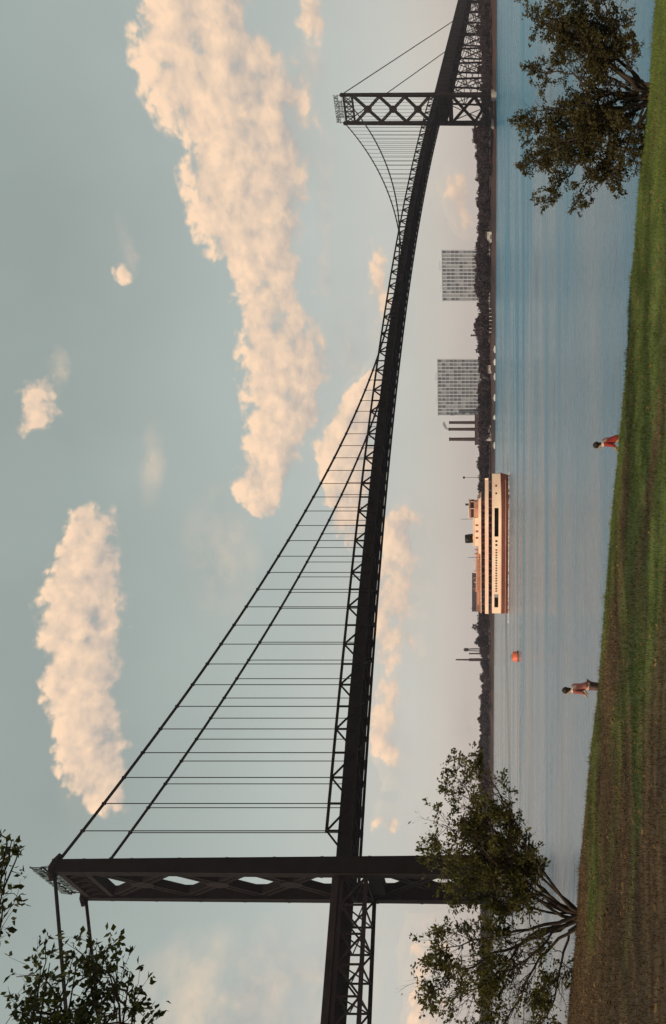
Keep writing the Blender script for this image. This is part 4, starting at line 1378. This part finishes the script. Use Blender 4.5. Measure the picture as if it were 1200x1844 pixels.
    # jackstaff, flagstaff, masts
    for x, z0, z1, ball in ((Lh / 2 - 1.4, 4.4, 13.2, True), (-Lh / 2 + .5, 8.4, 11.6, False), (-4.6, 8.3, 12.2, False), (7.4, 10.5, 14.2, False)):
        s = MB().tube([(x, 0, z0), (x - .15, 0, z1)], [.09, .05], 6)
        if ball: s.lathe([(.05, -.35), (.3, -.2), (.38, 0), (.3, .2), (.05, .35)], (x - .15, 0, z1), 8)
        s.build('mast', DARK, F)

build_ferry()

def build_wake():
    """line of foam where the hull cuts the water"""
    r = np.random.default_rng(9)
    b = MB()
    ca, sa = math.cos(R(-15)), math.sin(R(-15)); X0, Y0 = (867 - 922) / FPX * 227, 227.0
    for i in range(420):
        t = r.random(); lx = -24 + 46 * t
        hb = 4.35 * (1 if lx < 7 else max(.05, 1 - ((lx - 7) / 14.5) ** 2.2))
        ly = -hb - .15 - abs(r.normal()) * (.25 + .5 * (1 - t))
        if abs(lx - 2) > 9 and r.random() < .6: continue
        x, y = X0 + lx * ca - ly * sa, Y0 + lx * sa + ly * ca
        a, c, h = r.uniform(.2, .7), r.uniform(.08, .22), r.uniform(.05, .22)
        b.add([(x - a * ca, y - a * sa, -.03), (x - .2 * sa * c, y - c, -.03), (x + a * ca, y + a * sa, -.03), (x, y + c, -.03), (x, y, h)], [(0, 1, 4), (1, 2, 4), (2, 3, 4), (3, 0, 4)])
    tag(b.build('wake_foam', mat('foam_white', (.62, .60, .58), .8, scale=2)), 'thin line of white foam along the ferry hull', 'foam', kind='stuff')

build_wake()

def build_buoy():
    y = 6 * FPX / (933.5 - HOR); x = (662 - 922) / FPX * y
    t = empty('channel_buoy', (x, y, 0), .4); tag(t, 'red-orange drum buoy floating on the river left of the ferry', 'buoy')
    m = mat('buoy_red', (.62, .10, .045), .5, scale=1.2, color2=(.72, .17, .08))
    m2 = mat('buoy_rust', (.10, .04, .03), .8, scale=2, color2=(.2, .08, .05))
    MB().lathe([(.9, -.5), (1.1, -.2), (1.12, .12), (1.02, .3), (1.0, .95), (.86, 1.12), (.3, 1.2)], n=20).build('float', m, t, smooth=True)
    MB().lathe([(1.135, .0), (1.16, .05), (1.16, .15), (1.135, .2)], n=20).build('fender_ring', m2, t)
    r = MB()
    r.tube([(-.32, 0, 1.15), (-.32, 0, 1.35), (-.18, 0, 1.52), (.18, 0, 1.52), (.32, 0, 1.35), (.32, 0, 1.15)], .06, 6)
    r.build('lifting_eye', m2, t)
    MB().lathe([(.45, 1.15), (.45, 1.24)], n=12).build('hatch', m2, t)

build_buoy()

# ------------------------------------------------------------------ near trees
LEAF_A = leaf_mat('brown_green_leaf', (.036, .033, .011), (.100, .092, .026), .36)
LEAF_B = leaf_mat('russet_leaf', (.028, .023, .008), (.066, .052, .017), .25)
LEAF_C = leaf_mat('dark_overhead_leaf', (.022, .026, .010), (.055, .062, .020), .34)

class Grower:
    def __init__(s, seed, keep=None):
        s.keep = keep
        s.r = np.random.default_rng(seed)
        s.wood = MB()
        s.anchor = []            # (point, direction) where leaves sit
        s.dens = .11
    def curve(s, pts, r0, r1, n=10, wob=.06, sides=6):
        """smooth wobbly tube through control points; returns the sampled polyline"""
        P = [np.array(p, float) for p in pts]
        m = len(P)
        out = []
        for i in range(n + 1):
            t = i / n * (m - 1); k = min(int(t), m - 2); f = t - k
            p0 = P[max(k - 1, 0)]; p1 = P[k]; p2 = P[k + 1]; p3 = P[min(k + 2, m - 1)]
            q = .5 * ((2 * p1) + (-p0 + p2) * f + (2 * p0 - 5 * p1 + 4 * p2 - p3) * f * f + (-p0 + 3 * p1 - 3 * p2 + p3) * f ** 3)
            if 0 < i < n: q = q + s.r.normal(size=3) * wob
            out.append(q)
        rad = [r0 + (r1 - r0) * (i / n) ** .8 for i in range(n + 1)]
        s.wood.tube(out, rad, sides, cap=False)
        return np.array(out)
    def sub(s, line, rad0, count, length, level, t0=.3, droop=0.0, spread=.9, outward=None):
        n = len(line)
        for c in range(count):
            t = t0 + (1 - t0) * (c + s.r.random()) / count
            f = t * (n - 1); k = min(int(f), n - 2)
            p = line[k] + (line[k + 1] - line[k]) * (f - k)
            tg = line[min(k + 1, n - 1)] - line[max(k - 1, 0)]; tg /= np.linalg.norm(tg) + 1e-9
            d = tg + s.r.normal(size=3) * spread
            d[2] += .25 - droop
            d /= np.linalg.norm(d)
            ln = length * s.r.uniform(.55, 1.2) * (1.1 - .35 * t)
            mid = p + d * ln * .5 + s.r.normal(size=3) * ln * .08
            end = p + d * ln + np.array([0, 0, -.12 * ln * droop * 4 + .05 * ln]) + s.r.normal(size=3) * ln * .1
            if s.keep is not None and not (s.keep(end) and s.keep(mid)): continue
            ra = rad0 * (1 - .6 * t)
            l2 = s.curve([p, mid, end], ra, ra * .3, 4 if level > 1 else 6, ln * .02, 4 if level > 1 else 5)
            if level < 2:
                s.sub(l2, ra * .5, max(4, int(ln / s.dens)), length * .42, level + 1, .2, droop, spread)
            else:
                s.anchor.append((l2, ln))
    def leaves(s, per, size, width, keep=None, droop=.2, tip=.35, gap=None):
        V = []
        off = Vector((s.r.uniform(0, 50), s.r.uniform(0, 50), 3))
        for (l2, ln) in s.anchor:
            k = max(2, int(per * s.r.uniform(.6, 1.3)))
            m = len(l2)
            for i in range(k):
                t = tip + (1.06 - tip) * s.r.random()
                f = min(t, .999) * (m - 1); j = min(int(f), m - 2)
                p = l2[j] + (l2[j + 1] - l2[j]) * (f - j) + s.r.normal(size=3) * size * .35
                if keep is not None and not keep(p): continue
                if gap is not None and noise.noise(Vector(p) * gap[0] + off) < gap[1] + s.r.uniform(-.12, .12): continue
                tg = l2[-1] - l2[0]; tg = tg / (np.linalg.norm(tg) + 1e-9)
                a = tg + s.r.normal(size=3) * .75; a[2] -= droop; a /= np.linalg.norm(a)
                b = np.cross(a, s.r.normal(size=3)); b /= np.linalg.norm(b) + 1e-9
                c = np.cross(a, b)
                L = size * s.r.uniform(.6, 1.35); W = width * s.r.uniform(.7, 1.3)
                V.append([p, p + a * L * .45 + b * W + c * W * .3, p + a * L, p + a * L * .5 - b * W + c * W * .3])
        return np.array(V)

def plant_tree(name, label, base, targets, seed, leafm, r0, nsub, sublen, per, size, width, lift=.35, t0=.3, droop=0.0, keep=None, trunk=None, group=None, jitter=1.2, spread=.9, dens=.11, endr=.14, gap=None):
    bx, by = base[0], base[1]
    bz = bank_z(bx, by)
    t = empty(name, (bx, by, bz)); tag(t, label, 'tree', group)
    kp = None if keep is None else (lambda p: keep(p[0] + bx, p[1] + by, p[2] + bz))
    G = Grower(seed, kp); G.dens = dens
    start = np.array([0, 0, -.15])
    if trunk is not None:
        ln = G.curve([(0, 0, -.3)] + trunk, r0 * 1.7, r0, 10, .04, 9)
        start = ln[-1]
    for i, q in enumerate(targets):
        q = np.array(q, float)
        if len(q) == 2:
            q = np.array([q[0], G.r.uniform(-jitter, jitter), q[1]])
        st = start + np.array([G.r.uniform(-.12, .12), G.r.uniform(-.1, .1), 0]) * (1 if trunk is None else .3)
        d = q - st
        m1 = st + d * .33 + np.array([-.06 * d[0], 0, lift * .33 * abs(d[0]) * .3]) + G.r.normal(size=3) * .08
        m2 = st + d * .68 + np.array([0, 0, lift * .2 * abs(d[0]) * .3]) + G.r.normal(size=3) * .12
        line = G.curve([st, m1, m2, q], r0 * G.r.uniform(.6, 1), r0 * endr, 14, .035, 7)
        G.sub(line, r0 * .32, nsub, sublen, 1, t0, droop, spread)
    V = G.leaves(per, size, width, kp, gap=gap)
    new_obj('trunk', G.wood.mesh('trunk', True), BARK, t)
    new_obj('crown', mesh_quads('crown', V, leafm), None, t)
    print(name, 'leaves', len(V), 'wood faces', len(G.wood.f))
    return t

def at_crest(u, back=0.0):
    r = (u - 922) / FPX
    y = (23.5 - 15.9 * (2.8 / 29.9)) / (1 + r * 2.8 / 29.9) - back
    return r * y, y

bx, by = at_crest(190, .35)
plant_tree('spreading_tree', 'low many-stemmed tree on the grass bank in front of the near bridge tower', (bx, by),
           [(4.7, 2.7), (4.5, 3.1), (4.0, 3.6), (3.0, 4.1), (2.2, 3.2), (1.9, 4.2), (.7, 3.9), (-.5, 4.1), (-1.7, 4.3), (-2.7, 3.9), (-3.7, 2.9), (-3.2, 1.3), (2.9, 2.7), (1.2, 2.9), (-1.4, 2.9)],
           11, LEAF_A, .075, 24, 1.1, 15, .115, .032, t0=.36, jitter=1.2, dens=.08, gap=(1.35, .0))
bx, by = at_crest(1668, .3)
plant_tree('bushy_tree', 'wide russet bush-like tree at the right of the bank, crown below the far shore', (bx, by),
           [(1.0, 3.0), (1.9, 3.15), (2.8, 2.9), (3.4, 2.2), (.15, 3.25), (-.5, 3.1), (-1.25, 3.25), (-1.9, 3.0), (-2.5, 2.6), (-2.5, 1.9), (-2.2, 1.0), (-1.2, 1.9), (-.4, 2.2), (.9, 2.1), (2.2, 2.2), (-1.6, .5), (-1.7, 2.4), (1.5, 2.7), (2.9, 1.6)],
           23, LEAF_B, .075, 19, .72, 18, .085, .023, t0=.36, droop=.12, jitter=1.2, dens=.065, gap=(1.2, -.32))

# the tall tree left of the camera: only the tips of its branches hang into the picture
def overhang_keep(x, y, z):
    if y < 2: return True
    u = 922 + x / y * FPX; v = HOR - (z - EYE) / y * FPX
    if u < -30 or v < -30: return True
    if 215 < u < 350 and v < 46: return True
    if 120 < u <= 215 and v < 30: return True
    return u < 172 and 12 < v < 310 and (v > 50 or u < 95) and v < 325 - .5 * u

tb = (-14.8, 2.2)
zb = bank_z(*tb)
def tloc(u, v, Y):
    return np.array([(u - 922) / FPX * Y - tb[0], Y - tb[1], EYE + (HOR - v) / FPX * Y - zb])
plant_tree('overhanging_tree', 'tall spreading tree beside the camera, leafy branch tips hanging into the top left', tb,
           [tloc(70, 190, 10.0), tloc(120, 140, 10.6), tloc(45, 250, 10.2), tloc(60, 110, 10.8), tloc(95, 235, 9.8), tloc(20, 60, 10.4), tloc(290, 0, 10.6), tloc(275, 12, 10.0), tloc(310, 8, 10.3), tloc(165, -10, 10.4), tloc(-60, 150, 10.5), tloc(20, 150, 10.3), tloc(110, 90, 10.2),
            (-1, 5.5, 9.0), (3.5, 4.2, 9.8), (6.0, .8, 9.2), (4.5, -3.4, 8.8), (-.5, -5, 8.6), (-4.6, -4.6, 8.4), (-7, .5, 8.2), (-4.8, 5.2, 7.6), (0, 0, 11), (3.2, -1, 10.6), (-2.6, 1.6, 10.2), (6.6, 3.2, 8.4), (-7.5, 4.2, 7.0), (-5.4, 8.2, 7.4),
            (-8.8, -2.5, 7.4), (-3, 9.5, 7.8), (1.8, 7.4, 8.8), (8.4, 1.8, 9.4), (8.0, -1.6, 9.4), (-6.5, -1.8, 9.4), (2.2, 2.4, 10.8), (5.0, -.6, 10.4)],
           31, LEAF_C, .12, 20, 1.3, 9, .10, .032, t0=.34, keep=overhang_keep, trunk=[(.15, .1, 1.4), (-.1, .25, 3.0), (.2, .3, 4.2)], dens=.13, endr=.05)

# ------------------------------------------------------------------ two people on the slope below the lip of the bank
def skin_mesh(name, verts, edges, radii, levels=2):
    me = bpy.data.meshes.new(name + '_skeleton')
    me.from_pydata([tuple(v) for v in verts], edges, [])
    o = bpy.data.objects.new(name + '_tmp', me); COL.objects.link(o)
    sk = o.modifiers.new('skin', 'SKIN'); sk.use_smooth_shade = True
    lay = me.skin_vertices[0].data
    for i, r in enumerate(radii):
        lay[i].radius = (r, r) if not hasattr(r, '__len__') else r
        lay[i].use_root = (i == 0)
    sb = o.modifiers.new('sub', 'SUBSURF'); sb.levels = levels; sb.render_levels = levels
    dg = bpy.context.evaluated_depsgraph_get()
    out = bpy.data.meshes.new_from_object(o.evaluated_get(dg))
    out.name = name
    bpy.data.objects.remove(o); bpy.data.meshes.remove(me)
    return out

def person(u, depth, vtop, face, label, shirt, trousers, hair, seed, bend=.10):
    """standing figure facing local +y, one arm forward; face = heading of that +y"""
    x = (u - 922) / FPX * depth
    zg = bank_z(x, depth)
    top = EYE - (vtop - HOR) / FPX * depth
    H = max(1.5, min(1.85, top - zg)); zg = min(zg, top - 1.5) if top - zg < 1.5 else zg
    k = H / 1.72
    P = empty('person', (x, depth, top - H), face); tag(P, label, 'person')
    S = lambda q: (q[0] * k, q[1] * k, q[2] * k)
    SKIN = mat('skin', (.52, .33, .23), .6, scale=4, color2=(.58, .38, .27))
    b = bend
    pel, wai, che, nec = (0, 0, .93), (0, .03 + b * .3, 1.12), (0, .05 + b * .7, 1.33), (0, .06 + b, 1.46)
    hd0, hd1 = (0, .10 + b * 1.15, 1.56), (0, .10 + b * 1.3, 1.66)
    V = [pel, wai, che, nec, hd0, hd1]
    Rr = [(.145, .115), (.135, .10), (.165, .11), .055, .075, .082]
    Ed = [(0, 1), (1, 2), (2, 3), (3, 4), (4, 5)]
    def chain(parent, pts, rad):
        p = parent
        for q, r in zip(pts, rad):
            V.append(q); Rr.append(r); Ed.append((p, len(V) - 1)); p = len(V) - 1
        return p
    for sgn in (-1, 1):
        chain(0, [(sgn * .10, .0, .86), (sgn * .115, .035, .50), (sgn * .12, -.02, .10), (sgn * .13, .10, .035), (sgn * .135, .17, .03)], [.09, .062, .042, .04, .035])
    arms = []
    for sgn, el, wr in ((-1, (-.25, .02 + b, 1.10), (-.15, .20 + b, 1.00)), (1, (.25, .03 + b, 1.10), (.12, .21 + b, .97))):
        pts = [(sgn * .19, .05 + b * .8, 1.40), el, wr]
        e = chain(2, pts, [.06, .044, .032])
        # palm and five fingers
        w = np.array(wr); dv = np.array(wr) - np.array(el); dv /= np.linalg.norm(dv)
        pm_ = chain(e, [tuple(w + dv * .07)], [.034])
        sd = np.array([1, 0, .2]) * -sgn
        for i, ln in enumerate((.055, .065, .07, .062)):
            o = np.array([0, 0, .026 * (1.5 - i)])
            chain(pm_, [tuple(w + dv * .10 + o), tuple(w + dv * (.10 + ln) + o + np.array([0, 0, -.02]))], [.010, .008])
        chain(e, [tuple(w + dv * .05 + sd * .03 + np.array([0, 0, .02])), tuple(w + dv * .085 + sd * .045 + np.array([0, 0, .025]))], [.012, .009])
        arms.append(pts)
    body = skin_mesh('body', [S(q) for q in V], Ed, [tuple(c * k for c in r) if hasattr(r, '__len__') else r * k for r in Rr])
    bo = new_obj('body', body, SKIN, P)
    # shirt: torso and sleeves a little larger than the body
    V2 = [(0, 0, .90), (0, 0, .98), wai, che, (0, .06 + b * .9, 1.42)]; R2 = [(.17, .14), (.172, .138), (.16, .125), (.19, .135), (.09, .085)]
    E2 = [(0, 1), (1, 2), (2, 3), (3, 4)]
    for pts in arms:
        c = pts[0]; el = pts[1]; wr = pts[2]
        ml = tuple((np.array(el) + (np.array(wr) - np.array(el)) * .45))
        V2 += [c, el, ml]; R2 += [.078, .062, .055]
        n = len(V2); E2 += [(3, n - 3), (n - 3, n - 2), (n - 2, n - 1)]
    so = new_obj('shirt', skin_mesh('shirt', [S(q) for q in V2], E2, [tuple(c * k for c in r) if hasattr(r, '__len__') else r * k for r in R2]), shirt, P)
    V3 = [(0, 0, .95)]; R3 = [(.165, .132)]; E3 = []
    for sgn in (-1, 1):
        n = len(V3)
        V3 += [(sgn * .10, 0, .84), (sgn * .115, .035, .50), (sgn * .12, -.02, .12)]; R3 += [.108, .082, .066]
        E3 += [(0, n), (n, n + 1), (n + 1, n + 2)]
    new_obj('trousers', skin_mesh('trousers', [S(q) for q in V3], E3, [tuple(c * k for c in r) if hasattr(r, '__len__') else r * k for r in R3]), trousers, P)
    sh = mat('shoe_leather', (.03, .02, .015), .5, scale=3)
    for sgn in (-1, 1):
        V4 = [S((sgn * .12, -.05, .045)), S((sgn * .13, .08, .045)), S((sgn * .135, .19, .035))]
        new_obj('shoe', skin_mesh('shoe', V4, [(0, 1), (1, 2)], [.052 * k, .055 * k, .042 * k]), sh, P)
    # head: jaw, nose, ears on the body; eyes, mouth, full head of hair
    hc = np.array(hd1) * k
    def ball(name, c, r3, m, n=14, rings=9, noise=0.0, cut=None, parent=P):
        q = np.random.default_rng(seed); vv, ff = [], []
        for i in range(rings + 1):
            th = math.pi * i / rings
            for j in range(n):
                ph = 2 * math.pi * j / n
                d = np.array([math.sin(th) * math.cos(ph), math.sin(th) * math.sin(ph), math.cos(th)])
                s = 1 + noise * q.normal()
                vv.append(tuple(c + d * np.array(r3) * s))
        for i in range(rings):
            for j in range(n):
                ff.append((i * n + j, i * n + (j + 1) % n, (i + 1) * n + (j + 1) % n, (i + 1) * n + j))
        bb = MB(); bb.add(vv, ff)
        return bb.build(name, m, parent, smooth=True)
    HAIR = hair
    ball('hair', hc + np.array([0, -.035, .035]) * k, np.array([.115, .125, .125]) * k, HAIR, 18, 12, .045)
    ball('hair_nape', hc + np.array([0, -.075, -.06]) * k, np.array([.085, .06, .11]) * k, HAIR, 12, 8, .05)
    ball('face', hc + np.array([0, .03, -.03]) * k, np.array([.078, .078, .115]) * k, SKIN, 14, 10)
    ball('nose', hc + np.array([0, .115, -.035]) * k, np.array([.014, .022, .026]) * k, SKIN, 8, 6)
    ball('mouth', hc + np.array([0, .098, -.085]) * k, np.array([.026, .012, .008]) * k, mat('lips', (.35, .12, .10), .5, scale=3), 8, 6)
    for sgn in (-1, 1):
        ball('eye', hc + np.array([sgn * .032, .100, .0]) * k, np.array([.014, .008, .009]) * k, mat('eye_dark', (.02, .015, .01), .3, scale=3), 8, 6)
        ball('ear', hc + np.array([sgn * .082, .0, -.03]) * k, np.array([.014, .026, .034]) * k, SKIN, 8, 6)
    # white collar
    cl = MB(); cl.tube([(.085 * k * math.cos(a), (.06 + b) * k + .085 * k * math.sin(a), (1.455 + .015 * math.sin(a)) * k) for a in np.linspace(0, 2 * math.pi, 17)], .028 * k, 6, cap=False)
    cl.build('collar', mat('collar_white', (.72, .68, .60), .8, scale=3), so, smooth=True)

HAIR_M = mat('dark_hair', (.012, .007, .006), .6, scale=12, color2=(.03, .018, .014), bump=.4)
person(609, 24.0, 1018, R(68), 'dark-haired person in dusty red shirt standing on the slope nearer the left tree',
       mat('dusty_red_shirt', (.30, .085, .07), .85, scale=5, color2=(.38, .15, .13)), mat('mauve_trousers', (.14, .08, .08), .85, scale=5), HAIR_M, 3)
person(1055, 24.0, 1074, R(62), 'dark-haired person in deep red shirt with white collar near the middle of the bank',
       mat('deep_red_shirt', (.32, .03, .022), .85, scale=5, color2=(.40, .06, .05)), mat('maroon_trousers', (.09, .02, .02), .85, scale=5), HAIR_M, 4, bend=.16)

# ------------------------------------------------------------------ the air over the river
def build_haze():
    b = MB().box((0, 1650, 62), (6600, 5300, 138))
    m = bpy.data.materials.new('river_haze'); m.use_nodes = True
    N, L = m.node_tree.nodes, m.node_tree.links
    N.remove(N['Principled BSDF'])
    v = N.new('ShaderNodeVolumePrincipled')
    v.inputs['Color'].default_value = (.80, .77, .92, 1); v.inputs['Density'].default_value = .0001; v.inputs['Anisotropy'].default_value = .2
    L.new(v.outputs[0], N['Material Output'].inputs['Volume'])
    o = b.build('haze', m)
    tag(o, 'thin pale haze over the river', 'haze', kind='stuff')

build_haze()
